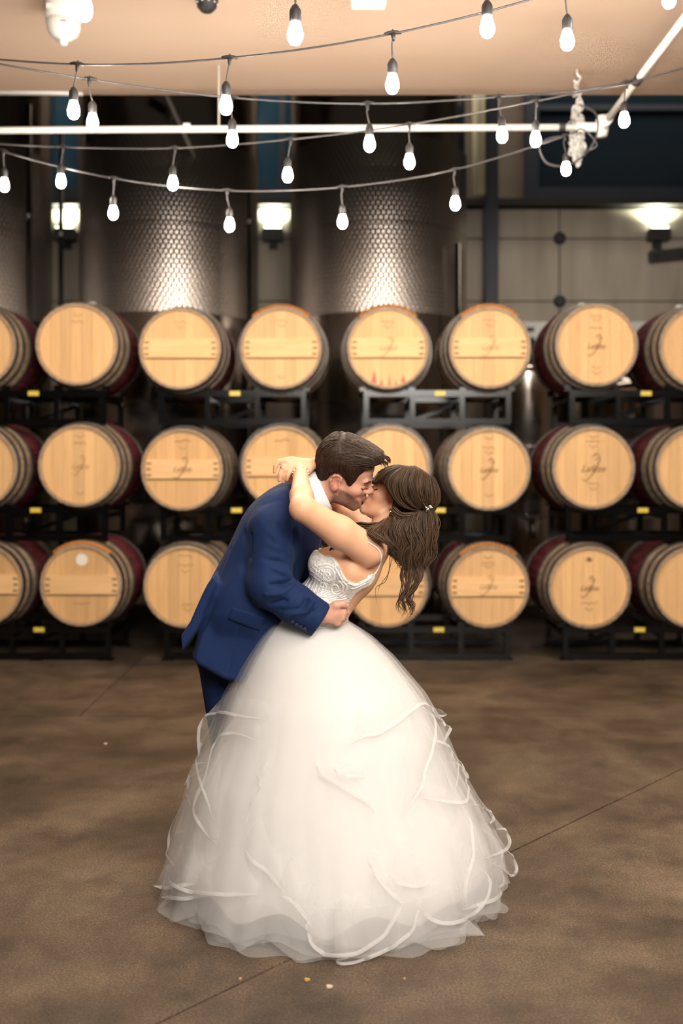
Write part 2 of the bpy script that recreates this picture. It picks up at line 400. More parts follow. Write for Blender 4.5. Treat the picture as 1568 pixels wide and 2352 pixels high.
# ------------------------------------------------------------------ barrels
BL, RB, RH, TH = .93, .36, .308, .022
def rad(y): return RB - (RB-RH)*abs(2*y/BL-1)**1.9
def barrel_body(red):
    mb = MB(); ns = 32; n = ns*3
    ys = [0, .04, .12, .20, .262, .30, .38, .465, .55, .63, .668, .73, .81, .89, BL]
    rings = [(RH-TH, .03), (RH-TH, .0)] + [(None, y) for y in ys] + [(RH-TH, BL), (RH-TH, BL-.03)]
    vs = []
    for r, y in rings:
        for k in range(n):
            a = 2*math.pi*k/n
            rr = r if r else rad(y) - (.0035 if k % 3 == 0 else 0)
            vs.append((rr*math.cos(a), y, rr*math.sin(a)))
    for i in range(len(rings)-1):
        mid = (rings[i][1]+rings[i+1][1])/2; out = rings[i][0] is None and rings[i+1][0] is None
        mb.mi = 1 if (red and out and .262 < mid < .668) else 0
        fs = [(i*n+k, (i+1)*n+k, (i+1)*n+(k+1) % n, i*n+(k+1) % n) for k in range(n)]
        base = len(mb.f); mb.f += fs; mb.m += [mb.mi]*len(fs)
    mb.v = vs
    return mb
def hoop_mesh(y0, y1, mname, m):
    mb = MB(); n = 64; e = .004
    prof = [(rad(y0)+.0005, y0), (rad(y0)+e, y0), (rad((y0+y1)/2)+e, (y0+y1)/2), (rad(y1)+e, y1), (rad(y1)+.0005, y1)]
    vs = [(r*math.cos(2*math.pi*k/n), y, r*math.sin(2*math.pi*k/n)) for r, y in prof for k in range(n)]
    mb.add(vs, [(i*n+k, (i+1)*n+k, (i+1)*n+(k+1) % n, i*n+(k+1) % n) for i in range(len(prof)-1) for k in range(n)])
    return mb.mesh(mname, m)
me_body = {r: barrel_body(r).mesh('staves', [m_stave, m_winered]) for r in (False, True)}
HY0 = [(.002,.048), (.098,.146), (.222,.268)]
me_hoops = [hoop_mesh(a, b, 'hoop', m_hoop) for a, b in HY0] + [hoop_mesh(BL-b, BL-a, 'hoop', m_hoop) for a, b in HY0]
me_hoopd = hoop_mesh(.002, .048, 'hoop', m_hoopd)
RD = RH - TH + .001
def circ_strip(x0, x1, r, n=9):
    """piece of the disc between two vertical lines"""
    z = lambda x: math.sqrt(max(0, r*r-x*x))
    xs = [x0+(x1-x0)*i/(n-1) for i in range(n)]
    poly = [(x, -z(x)) for x in xs] + [(x, z(x)) for x in reversed(xs)]
    out = []
    for p in poly:
        if not out or (abs(p[0]-out[-1][0])+abs(p[1]-out[-1][1])) > 1e-5: out.append(p)
    if abs(out[0][0]-out[-1][0])+abs(out[0][1]-out[-1][1]) < 1e-5: out.pop()
    return out
cuts = [-RD, -.205, -.125, -.05, .035, .11, .195, RD]
me_planks = {}
for nm, mm in (('p', m_head), ('w', m_headw)):
    me_planks[nm] = []
    for i in range(len(cuts)-1):
        g = .0008; mb = MB(); mb.prism(circ_strip(cuts[i]+g, cuts[i+1]-g, RD), .022 + (.001 if i % 2 else 0), .045)
        me_planks[nm].append(mb.mesh('head_plank', mm))
me_back = MB().lathe([(RD, BL-.04), (RD, BL-.025)], 32, Matrix.Rotation(math.radians(-90), 4, 'X')).mesh('rear_head', m_head)
zt, zb = .075, -.07
me_bar = MB()
xs = [i/10*2-1 for i in range(11)]
hw = lambda z: math.sqrt(RD*RD - z*z) - .006
me_bar.prism([(-hw(zb), zb), (hw(zb), zb), (hw((zt+zb)/2)+.002, 0), (hw(zt), zt), (-hw(zt), zt), (-hw(0)-.002, 0)], .004, .0215)
me_bar = me_bar.mesh('crossbar', m_bar)
me_peg = MB().box((0,.003,0), (.034,.004,.014)).mesh('peg', m_peg_shadow)
me_bar_shadow = MB().box((0,.0190,0), (.53,.006,.012)).mesh('painted_shadow', m_peg_shadow)  # dark strip painting in the shadow under the crossbar
mb = MB()
for k in range(14):
    a0, a1 = math.radians(48+84*k/14), math.radians(48+84*(k+1)/14)
    mb.tube([(math.cos(a)*(RH+.006), y, math.sin(a)*(RH+.006)) for a, y in ((a0, .024), ((a0+a1)/2, .026), (a1, .024))], .021, 6)
me_orange = mb.mesh('willow_band', m_orange, True)
me_bung = MB().lathe([(.03,RB-.012),(.034,RB+.012),(.028,RB+.03),(.012,RB+.032)], 14, Matrix.Translation((0,BL/2,0))).mesh('bung', m_bung, True)

def text_mesh(s, size, m, shear=.35):
    c = bpy.data.curves.new('brand_text', 'FONT'); c.body = s; c.size = size; c.shear = shear; c.align_x = 'CENTER'; c.align_y = 'CENTER'; c.extrude = .0006
    o = bpy.data.objects.new('tmp', c); COL.objects.link(o)
    dg = bpy.context.evaluated_depsgraph_get(); me = bpy.data.meshes.new_from_object(o.evaluated_get(dg))
    bpy.data.objects.remove(o); me.materials.clear(); me.materials.append(m); me.name = 'brand_text'; return me
def swash(pts, r, m):
    return MB().tube(catmull([(x, 0, z) for x, z in pts], 6), [r*(.4+.6*math.sin(math.pi*min(1, (i+.3)/(6*(len(pts)-1)+1)))) for i in range(6*(len(pts)-1)+1)], 5).mesh('brand_flourish', m)
me_txt = {}
for k, (sz, mm) in {'big': (.072, m_ink), 'mid': (.055, m_ink), 'faint': (.052, m_inkl)}.items(): me_txt[k] = (text_mesh('Lafitte', sz, mm), mm, sz)
me_swash = {k: [swash([(.01*q,.055*q), (.045*q,.075*q), (.03*q,.03*q), (.005*q,-.02*q), (-.045*q,-.075*q), (-.07*q,-.06*q)], .004, mm), swash([(-.005*q,.075*q), (.02*q,.095*q), (.04*q,.085*q)], .004, mm)] for k, (_, mm, sz) in me_txt.items() for q in [sz/.06]}
def scribble(w, seed, m, r=.0035):
    rnd = random.Random(seed); n = int(w/.011)
    return MB().tube([(-w/2+i*w/n, 0, rnd.uniform(-.009,.009)) for i in range(n+1)], r*.7, 4).mesh('stencil_line', m)
me_scr = [scribble(.10, 1, m_inkl), scribble(.065, 2, m_inkl), scribble(.13, 3, m_inkl), scribble(.12, 4, m_ink)]

rows = [('top', [(-58,795),(176,790),(413,800),(645,799),(891,799),(1125,798),(1370,792),(1608,797)]),
        ('middle', [(-54,1072),(182,1069),(418,1078),(648,1072),(893,1072),(1123,1077),(1363,1074),(1600,1076)]),
        ('bottom', [(-42,1343),(186,1344),(424,1347),(660,1347),(889,1347),(1121,1348),(1354,1349),(1594,1349)])]
DB = 7.5
RED = {0:(0,1,2,6,7), 1:(0,1,6,7), 2:(0,1,5,6,7)}
BAR = {0:(2,3,4,5), 1:(2,3), 2:(0,1,4,5)}
LOGO = {(0,4):'faint',(0,5):'faint',(0,6):'mid',(1,1):'faint',(1,2):'mid',(1,5):'mid',(1,6):'big',(1,7):'big',(2,5):'faint',(2,6):'mid'}
SCR = {(0,1):[(.0,.22,1),(.0,.17,0)],(0,2):[(0,.2,0),(0,.16,1)],(0,3):[(0,.21,0),(0,.17,1),(0,-.22,1)],(0,4):[(0,.2,0),(0,.16,1)],(0,5):[(0,.21,0),(0,.17,1)],(0,6):[(0,.22,0),(0,.19,1),(0,.13,0),(0,-.17,1),(0,-.21,1)],
       (1,1):[(0,.22,1),(0,.17,0),(0,-.21,1)],(1,2):[(0,.215,3),(0,.16,1)],(1,3):[(0,.2,3)],(1,5):[(0,.23,1),(0,.16,0),(0,.12,1),(0,-.2,1)],(1,6):[(0,.23,1),(0,.2,0),(0,.16,1),(0,-.12,0),(0,-.16,1)],
       (2,2):[(0,.23,0),(0,.16,2),(0,.11,1),(.02,-.14,0),(.02,-.18,1)],(2,5):[(0,.22,1),(0,.18,0),(0,.15,1)],(2,6):[(.0,.2,1),(0,-.12,2),(0,-.17,1)],(2,1):[(0,-.14,2)],(2,0):[(0,.2,0)]}
ORANGE = {(0,3),(0,4),(0,5),(2,1),(2,5)}
ordn = ['first','second','third','fourth','fifth','sixth','seventh','eighth']
for ri, (rn, cs) in enumerate(rows):
    for ci, (px, py) in enumerate(cs):
        c = P(px, py, DB)
        bar = ci in BAR[ri]; red = ci in RED[ri]
        look = ('cross-barred' if bar else 'plain-headed') + ' oak barrel' + (' with wine-red middle' if red else '')
        if (ri, ci) == (0, 4): look += ', red drips on its head'
        if (ri, ci) == (2, 1): look += ' and round white sticker'
        e = empty('wine_barrel', c, f'{look}, {rn} row, {ordn[ci]} from the left', 'barrel', 'oak barrels racked in three rows')
        e.rotation_euler = (0, math.radians(0), 0)
        link('staves', me_body[red], e)
        for k, me in enumerate(me_hoops):
            if k == 0 and (bar or (ri, ci) in ORANGE): me = me_hoopd
            link('hoop', me, e)
        key = 'w' if (ri == 2 and ci in (0, 1, 2)) or (ri, ci) in ((1,2),(1,3)) else 'p'
        tilt = random.uniform(-3, 3)
        for me in me_planks[key]: link('head_plank', me, e)
        link('rear_head', me_back, e)
        if bar:
            b = link('crossbar', me_bar, e)
            for sx in (-1, 1):
                for z in (.045, 0, -.045): link('peg', me_peg, b, (sx*(RD-.032-abs(z)*.08), 0, z))
            link('painted_shadow', me_bar_shadow, e, (0, 0, zb-.004))
        fy = .0015 if bar else .0195
        if (ri, ci) in LOGO:
            k = LOGO[(ri, ci)]; me = me_txt[k][0]; zz = .0 if bar else -.01
            t = link('brand_text', me, e, (0, fy, zz)); t.rotation_euler = (math.radians(90), 0, 0)
            for sm in me_swash[k]: link('brand_flourish', sm, t, (0,0,0)).rotation_euler = (math.radians(-90), 0, 0)
        for x, z, k in SCR.get((ri, ci), []):
            link('stencil_line', me_scr[k], e, (x, .0195, z))
        if (ri, ci) in ORANGE: link('willow_band', me_orange, e)
        if ri == 0: link('bung', me_bung, e)
        if (ri, ci) == (0, 4):
            for x, w, h in ((-.105,.022,.10), (-.05,.012,.05), (.01,.010,.09), (.115,.020,.06), (.06,.01,.035)):
                z0 = -math.sqrt(RD**2-x*x)+.004
                MB().prism([(x-w,z0),(x+w,z0),(x+w*.5,z0+h*.5),(x,z0+h),(x-w*.5,z0+h*.5)], .0195, .0218).build('wine_drip', m_stain, e)
        if (ri, ci) == (2, 1):
            MB().lathe([(.045,0),(.045,.002)], 20, Matrix.Translation((0,.021,.19)) @ Matrix.Rotation(math.radians(90),4,'X')).build('round_sticker', m_sticker, e)
        if (ri, ci) == (2, 6):
            MB().lathe([(.016,0),(.016,.004)], 12, Matrix.Translation((0,.021,.21)) @ Matrix.Rotation(math.radians(90),4,'X')).build('head_bung', m_peg_shadow, e)

# ------------------------------------------------------------------ barrel racks
rackw = .565
zrail = [2.045, 1.15, .235]
stackn = ['first','second','third','fourth']
for si in range(4):
    for ri in range(3):
        xc = sum(P(*rows[ri][1][2*si+q], DB).x for q in (0, 1))/2
        lab = f'black steel rack under the {rows[ri][0]}-row barrels of the {stackn[si]} stack from the left'
        e = empty('barrel_rack', (xc, DB, zrail[ri]-.215 if ri < 2 else 0), lab, 'rack', 'two-barrel steel racks')
        h = .215 if ri < 2 else .235; z0 = 0 if ri < 2 else .03
        for y in (.15, .77):
            MB().bar((-rackw,y,h), (rackw,y,h), .045,.05).build('top_rail', m_dark, e)
            MB().bar((-rackw,y,z0), (rackw,y,z0), .045,.045).build('bottom_rail', m_dark, e)
            for x in (-rackw+.02, -.19, .19, rackw-.02):
                MB().bar((x,y,z0+.0225), (x,y,h-.025), .04).build('upright', m_dark, e)
            for bx in [P(*rows[ri][1][2*si+q], DB).x - xc for q in (0, 1)]:
                for sx in (-1, 1):
                    zc = P(0, rows[ri][1][2*si][1], DB).z - e.location.z
                    zz = zc - math.sqrt(rad(y)**2 - .185**2)
                    MB().bar((bx+sx*.185, y, h+.02), (bx+sx*.19, y, zz-.005), .05,.03).build('cradle', m_dark, e)
        for x in (-rackw+.02, -.19, .19, rackw-.02):
            MB().bar((x,.17,h-.045), (x,.75,h-.045), .035).build('cross_member', m_dark, e)
        MB().bar((-.17,.77,z0+.03), (.17,.77,h-.06), .03).build('brace', m_dark, e)
        if ri < 2:
            for bx in (-.38, .38):
                for sx in (-1, 1):
                    MB().tube([(bx+sx*.10,.15,-.02),(bx+sx*.12,.15,-.045),(bx+sx*.16,.15,-.05)], .012, 6).build('saddle_hook', m_dark, e)
        else:
            for x in (-rackw+.03, 0, rackw-.03):
                for y in (.15, .77): MB().box((x,y,.006), (.10,.08,.012)).build('foot', m_dark, e)
        MB().box((.02,.125,h), (.082,.004,.036)).build('number_tag', m_tag, e)

# ------------------------------------------------------------------ pipe frame, chain
e = empty('ceiling_pipe', P(1382, 292, 6.24), 'white pipe frame hung below the ceiling, turning towards the camera', 'pipe')
RP = .021
MB().tube([(-6.2,0,-.04), (-3,0,-.015), (-.04,0,0)], RP, 14).build('cross_run', m_white, e, True)
MB().tube([(0,-.05,0), (0,-3.2,0)], RP, 14).build('long_run', m_white, e, True)
MB().tube([(-.16,0,0),(-.03,0,0),(.0,-.03,0),(0,-.16,0)], RP*1.35, 14).build('elbow', m_white, e, True)
MB().lathe([(.03,-.06),(.04,-.02),(.04,.04),(.03,.07)], 12).build('union_fitting', m_white, e, True)
for x in (-.25, -2.6, -4.2): MB().tube([(x-.02,0,0),(x+.02,0,0)], RP*1.2, 12).build('clamp', m_black if x == -.25 else m_white, e)
MB().tube([(0,-.72,0),(0,-.80,0)], RP*1.3, 12).build('clamp', m_black, e)
for x in (-5, -2.4): MB().tube([(x,0,0),(x,0,.39)], .006, 6).build('hanger_rod', m_galv, e)
for y in (-1.5,): MB().tube([(0,y,0),(0,y,.39)], .006, 6).build('hanger_rod', m_galv, e)

hook = P(1325, 158, 6.32)
ch = empty('bundled_chain', hook, 'bundled galvanised chain hanging from the ceiling beside the pipe corner', 'chain')
MB().tube(catmull([(0,0,.01),(0,0,-.03),(.02,0,-.06),(0,0,-.09),(-.02,0,-.07)], 5), .007, 7).build('ceiling_hook', m_galv, ch, True)
lk = MB().tube(catmull([(.0,0,.022),(.010,0,.013),(.010,0,-.013),(0,0,-.022),(-.010,0,-.013),(-.010,0,.013)], 4, True) , .0038, 6, cap=False)
nn = 6; m_ = 24
lk.f += [((m_-1)*nn+k, (m_-1)*nn+(k+1) % nn, (k+1) % nn, k) for k in range(nn)]; lk.m += [0]*nn
me_link = lk.mesh('chain_link', m_galv, True)
rnd = random.Random(3)
zz = -.10
prof = [(-.10,.006),(-.20,.02),(-.28,.036),(-.38,.045),(-.48,.047),(-.55,.034),(-.60,.012)]
cnt = 0
for k in range(13):
    for q in range(1 + (k > 2)*2 + (5 if k > 3 else 0) + (7 if 5 < k < 12 else 0)):
        z = -.09 - .52*k/12.5 + rnd.uniform(-.022,.022)
        r = np.interp(-z, [-p[0] for p in prof], [p[1] for p in prof])
        a = rnd.uniform(0, 6.28); rr = r*math.sqrt(rnd.uniform(.2,1))
        o = link('chain_link', me_link, ch, (rr*math.cos(a), rr*math.sin(a), z))
        o.rotation_euler = (rnd.uniform(-.6,.6), rnd.uniform(-.6,.6), rnd.uniform(0,6.28))
# ceiling fittings
e = empty('ceiling_alarm', P(143, -18, 4.3), 'white domed alarm fixture on the ceiling', 'alarm')
e.location.z = ZC; e.location.y = F*(ZC-CH)/(HY-2); e.location.x = (146-CX)/F*e.location.y
MB().lathe([(.098,0),(.098,-.105),(.086,-.115)], 28).build('back_box', m_plastic, e, True)
MB().lathe([(.09,-.115),(.09,-.145),(.078,-.18),(.05,-.205),(.024,-.213),(.022,-.235),(.012,-.242)], 28).build('dome', m_plastic, e, True)
for a in (0, 2.1, 4.2): MB().box((.1*math.cos(a),.1*math.sin(a),-.07), (.03,.03,.02)).build('lug', m_plastic, e)
MB().box((.02,-.086,-.145), (.035,.006,.008)).build('red_print', m_red, e)
e = empty('exit_box', P(847, -5, 5.4), 'white rectangular box fixed under the ceiling', 'box')
e.location.y = 5.18; e.location.z = ZC; e.location.x = (847-CX)/F*5.12
MB().box((0,0,-.055), (.185,.14,.10)).build('case', m_plastic, e)
MB().box((0,0,-.112), (.175,.13,.014)).build('cover', m_white, e)
MB().lathe([(.006,-.125),(.006,-.118)], 8).build('indicator', m_lampw, e)
e = empty('ceiling_speaker', (0,0,0), 'round black perforated speaker on the ceiling', 'speaker')
e.location = ((475-CX)/F*5.32, 5.32, ZC)
MB().lathe([(.06,0),(.062,-.03),(.052,-.07),(.03,-.095),(.0,-.10)], 20, close=False).build('housing', m_black, e, True)
for k in range(10):
    a = k*.628; MB().lathe([(.006,0),(.006,.004)], 6, Matrix.Translation((.056*math.cos(a), .056*math.sin(a), -.06))).build('grille_dot', m_white, e)

# ------------------------------------------------------------------ string lights
def sag(pts, n=10): return catmull(pts, n)
me_sock = MB().lathe([(.006,.0),(.010,-.004),(.017,-.016),(.019,-.022),(.019,-.052),(.017,-.058)], 14).mesh('socket', m_black, True)
me_glass = MB().lathe([(.015,.0),(.020,-.016),(.0262,-.038),(.0250,-.056),(.016,-.071),(.004,-.076)], 10).mesh('bulb', m_bulb, True)
me_tee = MB().tube([(-.032,0,.0),(-.016,0,.003),(0,0,.004),(.016,0,.003),(.032,0,.0)], [.005,.0075,.009,.0075,.005], 8).tube([(0,0,.002),(0,0,-.018),(0,0,-.03)], [.010,.007,.004], 8).tube([(.004,0,.008),(.0,0,.016),(-.004,0,.008)], .002, 5).mesh('tee', m_black, True)
def string(lab, tees, ends0, ends1, drop=.092):
    e = empty('string_light', tees[0][:3] if False else P(*tees[0][:3]), lab, 'string light', 'cafe string lights under the ceiling')
    o0 = P(*tees[0][:3])
    pts = [P(*p)-o0 for p in ends0] + [P(*t[:3])-o0 for t in tees] + [P(*p)-o0 for p in ends1]
    MB().tube(sag(pts), .0042, 6).build('cable', m_cable, e, True)
    for i, t in enumerate(tees):
        p = P(*t[:3])-o0; rnd = random.Random(int(t[0])); tx = (t[3]-t[0])/F*t[2]
        te = link('tee', me_tee, e, p); 
        k = len(ends0)+i; dx = pts[min(k+1, len(pts)-1)] - pts[max(k-1,0)]
        te.rotation_euler = (0, -math.atan2(dx.z, dx.x), math.atan2(dx.y, dx.x)*0)
        q = p + Vector((tx, 0, -drop))
        MB().tube(catmull([p+Vector((0,0,-.02)), p+Vector((tx*.2-.003,0,-.045)), q], 4), .0033, 6).build('drop_cable', m_cable, e, True)
        s = link('socket', me_sock, e, q); s.rotation_euler = (rnd.uniform(-.06,.06), -tx*.8, 0)
        link('bulb', me_glass, s, (0,0,-.054))
    return e
string('string of bulbs nearest the camera, its cable above the picture', [(189,-128,2.87,192),(682,-56,3.17,678),(1113,-62,3.35,1118),(1520,-125,3.5,1535)], [(-350,-200,2.7)], [(1900,-300,3.7)])
string('nearest fully visible string of bulbs, rising towards the upper right corner', [(178,148,4.05,169),(527,133,3.9,519),(902,77,3.68,901),(1300,-26,3.55,1302)], [(-200,118,4.2)], [(1750,-190,3.4)])
string('long string of bulbs crossing over the white pipe corner', [(205,182,4.25,212),(531,224,4.45,533),(843,238,4.6,848),(1145,222,4.75,1152),(1437,190,4.9,1433)], [(-150,120,4.1)], [(1800,90,5.0)])
string('string of bulbs just under the white pipe, rising to the pipe corner', [(145,338,5.43,140),(402,340,5.26,397),(667,320,5.1,661),(940,286,4.95,940),(1232,232,4.8,1230)], [(-150,322,5.5)], [(1330,212,4.75),(1470,188,4.72)])
far_string = string('farthest and lowest string of bulbs, ending in a loop by the chain', [(9,348,5.5,10),(263,410,5.4,260),(522,438,5.35,527),(785,430,5.35,786),(1042,390,5.45,1045),(1295,313,5.6,1299)], [(-200,270,5.6)], [(1335,296,5.7),(1370,330,5.75),(1355,345,5.8)])
# loose cable loop beside the chain
o0 = far_string.location
MB().tube(catmull([P(*q)-o0 for q in ((1330,240,6.1),(1368,262,6.05),(1370,310,6.0),(1345,352,6.0),(1300,380,5.95),(1255,374,5.9),(1238,335,5.85),(1262,318,5.75),(1295,313,5.6))], 8), .006, 7).build('cable_loop', m_cable, far_string, True)
e = tag(MB().tube([P(-40,213,6.7), P(100,212,6.7), P(190,216,6.7)], [.016,.02,.012], 8).build('edge_strip', m_white, smooth=True), 'white sealant strip along the ceiling edge', 'strip')

# ================================================================== implicit-surface modelling for the two people
class Fld:
    def __init__(s, lo, hi, h):
        s.lo = np.array(lo, np.float32); s.h = h
        s.n = (np.ceil((np.array(hi)-np.array(lo))/h)+1).astype(int); s.D = np.full(s.n, .2, np.float32)
    def blk(s, lo, hi):
        i0 = np.clip(np.floor((np.array(lo)-s.lo)/s.h).astype(int), 0, s.n); i1 = np.clip(np.ceil((np.array(hi)-s.lo)/s.h).astype(int)+1, 0, s.n)
        if (i1 <= i0).any(): return None
        sl = tuple(slice(a, b) for a, b in zip(i0, i1))
        ax = [s.lo[k] + s.h*np.arange(i0[k], i1[k], dtype=np.float32) for k in range(3)]
        return sl, ax[0][:,None,None], ax[1][None,:,None], ax[2][None,None,:]
    def comb(s, sl, d, k, op='u'):
        a = s.D[sl]
        if op == 'u':
            h = np.clip(.5 + .5*(a-d)/k, 0, 1); s.D[sl] = a + (d-a)*h - k*h*(1-h)
        elif op == 's':
            d = -d; h = np.clip(.5 - .5*(a-d)/k, 0, 1); s.D[sl] = a + (d-a)*h + k*h*(1-h)
        return s
    def cone(s, a, b, ra, rb, k=.012, flat=None, st=1.0, op='u', cut=None):
        """tapered limb a->b; stretched st times along the unit vector flat"""
        a = np.array(a, np.float32); b = np.array(b, np.float32); m = max(ra, rb)*max(1, st) + k + 3*s.h
        q = s.blk(np.minimum(a, b)-m, np.maximum(a, b)+m)
        if q is None: return s
        sl, X, Y, Z = q; ab = b-a; L2 = float(ab @ ab) + 1e-12
        t = np.clip(((X-a[0])*ab[0] + (Y-a[1])*ab[1] + (Z-a[2])*ab[2])/L2, 0, 1)
        dx, dy, dz = X-a[0]-t*ab[0], Y-a[1]-t*ab[1], Z-a[2]-t*ab[2]
        d2 = dx*dx + dy*dy + dz*dz
        if flat is not None:
            f = np.array(flat, np.float32); f = f/np.linalg.norm(f); pr = dx*f[0]+dy*f[1]+dz*f[2]; d2 = d2 - pr*pr*(1-1/st**2)
        d = np.sqrt(np.maximum(d2, 0)) - (ra + (rb-ra)*t)
        if cut is not None:
            c, n = np.array(cut[0]), np.array(cut[1]); n = n/np.linalg.norm(n)
            d = np.maximum(d, (X-c[0])*n[0] + (Y-c[1])*n[1] + (Z-c[2])*n[2])
        return s.comb(sl, d, k, op)
    def chain(s, pts, rs, k=.006, **kw):
        for i in range(len(pts)-1): s.cone(pts[i], pts[i+1], rs[i], rs[i+1], k, **kw)
        return s
    def ell(s, c, r, R=None, k=.012, op='u'):
        c = np.array(c, np.float32); r = np.array(r, np.float32); m = float(r.max()) + k + 3*s.h
        q = s.blk(c-m, c+m)
        if q is None: return s
        sl, X, Y, Z = q; dx, dy, dz = X-c[0], Y-c[1], Z-c[2]
        if R is not None:
            R = np.array(R, np.float32)     # columns are the local axes
            dx, dy, dz = [R[0,i]*dx + R[1,i]*dy + R[2,i]*dz for i in range(3)]
        k0 = np.sqrt((dx/r[0])**2 + (dy/r[1])**2 + (dz/r[2])**2); k1 = np.sqrt((dx/r[0]**2)**2 + (dy/r[1]**2)**2 + (dz/r[2]**2)**2)
        return s.comb(sl, k0*(k0-1)/np.maximum(k1, 1e-6), k, op)
    def poly2(s, px, d0, whole=True):
        """signed distance to a pixel outline carried to depth d0, on the whole XZ grid"""
        pts = np.array([[P(x, y, d0).x, P(x, y, d0).z] for x, y in px], np.float32)
        X = s.lo[0] + s.h*np.arange(s.n[0], dtype=np.float32)[:,None]; Z = s.lo[2] + s.h*np.arange(s.n[2], dtype=np.float32)[None,:]
        dm = np.full((s.n[0], s.n[2]), 9, np.float32); ins = np.zeros((s.n[0], s.n[2]), bool)
        for i in range(len(pts)):
            a, b = pts[i-1], pts[i]; e = b-a; t = np.clip(((X-a[0])*e[0]+(Z-a[1])*e[1])/(e@e+1e-12), 0, 1)
            dm = np.minimum(dm, np.hypot(X-a[0]-t*e[0], Z-a[1]-t*e[1]))
            if abs(e[1]) > 1e-9:
                c = ((a[1] > Z) != (b[1] > Z)) & (X < a[0] + (Z-a[1])*e[0]/e[1]); ins ^= c
        return np.where(ins, -dm, dm)
    def puff(s, px, d0, R, T, k=.02, op='u', tilt=0.0):
        """rounded cushion with the given outline, half depth T, edge radius R"""
        sd = s.poly2(px, d0); Y = s.lo[1] + s.h*np.arange(s.n[1], dtype=np.float32)
        d = np.hypot(np.maximum(sd[:,None,:]+R, 0), np.abs(Y[None,:,None]-d0)*R/T) - R
        return s.comb((slice(None),)*3, d.astype(np.float32), k, op)
    def nets(s, smooth=2):
        D = s.D; S = D < 0
        c = sum(S[i:D.shape[0]-1+i, j:D.shape[1]-1+j, l:D.shape[2]-1+l].astype(np.uint8) for i in (0,1) for j in (0,1) for l in (0,1))
        act = (c > 0) & (c < 8); idx = np.full(act.shape, -1, np.int64); I = np.argwhere(act); m = len(I); idx[act] = np.arange(m)
        acc = np.zeros((m,3), np.float32); cnt = np.zeros(m, np.float32)
        cor = [(i,j,l) for i in (0,1) for j in (0,1) for l in (0,1)]
        val = {q: D[I[:,0]+q[0], I[:,1]+q[1], I[:,2]+q[2]] for q in cor}
        for a in cor:
            for ax in range(3):
                if a[ax] == 0:
                    b = tuple(a[q]+(q == ax) for q in range(3)); va, vb = val[a], val[b]
                    x = (va < 0) != (vb < 0); t = va[x]/(va[x]-vb[x])
                    p = np.tile(np.array(a, np.float32), (x.sum(), 1)); p[:,ax] += t; acc[x] += p; cnt[x] += 1
        V = s.lo + s.h*(I + acc/cnt[:,None]); Fs = []
        for ax in range(3):
            u, w = (ax+1) % 3, (ax+2) % 3
            sh = [slice(None)]*3; s1 = list(sh); s1[ax] = slice(0,-1); s2 = list(sh); s2[ax] = slice(1,None)
            E = np.argwhere(S[tuple(s1)] != S[tuple(s2)])
            E = E[(E[:,u] > 0) & (E[:,w] > 0) & (E[:,u] < D.shape[u]-1) & (E[:,w] < D.shape[w]-1)]
            def cell(du, dw):
                q = E.copy(); q[:,u] += du; q[:,w] += dw; return idx[q[:,0], q[:,1], q[:,2]]
            f = np.stack([cell(-1,-1), cell(0,-1), cell(0,0), cell(-1,0)], 1)
            fl = ~S[E[:,0], E[:,1], E[:,2]]; f[fl] = f[fl][:,::-1]; Fs.append(f)
        Q = np.concatenate(Fs)
        return relax(V, Q, smooth), Q
def relax(V, Q, it, lam=.5):
    if not it: return V
    a = np.concatenate([Q[:,i] for i in range(4)]); b = np.concatenate([Q[:,(i+1) % 4] for i in range(4)])
    deg = np.bincount(a, minlength=len(V)).astype(np.float32); deg[deg == 0] = 1
    for _ in range(it):
        acc = np.stack([np.bincount(a, weights=V[b,k], minlength=len(V)) for k in range(3)], 1)
        V = V + lam*(acc/deg[:,None] - V)
    return V.astype(np.float32)
def vnormals(V, Q):
    n = np.cross(V[Q[:,2]]-V[Q[:,0]], V[Q[:,3]]-V[Q[:,1]]); out = np.zeros_like(V)
    for i in range(4):
        for k in range(3): out[:,k] += np.bincount(Q[:,i], weights=n[:,k], minlength=len(V))
    return out/np.maximum(np.linalg.norm(out, axis=1, keepdims=True), 1e-9)
def qmesh(name, V, Q, m, parent=None, col=None):
    me = bpy.data.meshes.new(name); n = len(Q)
    me.vertices.add(len(V)); me.vertices.foreach_set('co', np.asarray(V, np.float32).ravel())
    me.loops.add(n*4); me.loops.foreach_set('vertex_index', np.asarray(Q, np.int32).ravel())
    me.polygons.add(n); me.polygons.foreach_set('loop_start', np.arange(0, n*4, 4, dtype=np.int32)); me.polygons.foreach_set('loop_total', np.full(n, 4, np.int32))
    me.polygons.foreach_set('use_smooth', np.ones(n, bool)); me.materials.append(m); me.update(calc_edges=True)
    if col is not None:
        at = me.color_attributes.new('Tone', 'FLOAT_COLOR', 'POINT'); c = np.ones((len(V),4), np.float32); c[:,:3] = col; at.data.foreach_set('color', c.ravel())
    return link(name, me, parent)
CAM = Vector((0, 0, CH))
class Surf:
    def __init__(s, V, Q): s.b = BVHTree.FromPolygons([tuple(map(float, p)) for p in V], [tuple(map(int, q)) for q in Q])
    def hit(s, px, py, off=0.0):
        d = (P(px, py, 3.0) - CAM).normalized(); h = s.b.ray_cast(CAM, d, 8)
        if h[0] is None: return None
        n = h[1] if h[1].dot(d) < 0 else -h[1]
        return h[0] + n*off, n
    def near(s, p, off=0.0):
        h = s.b.find_nearest(p); n = h[1]; return h[0] + n*off, n
def npv(p): return np.array(p, np.float32)
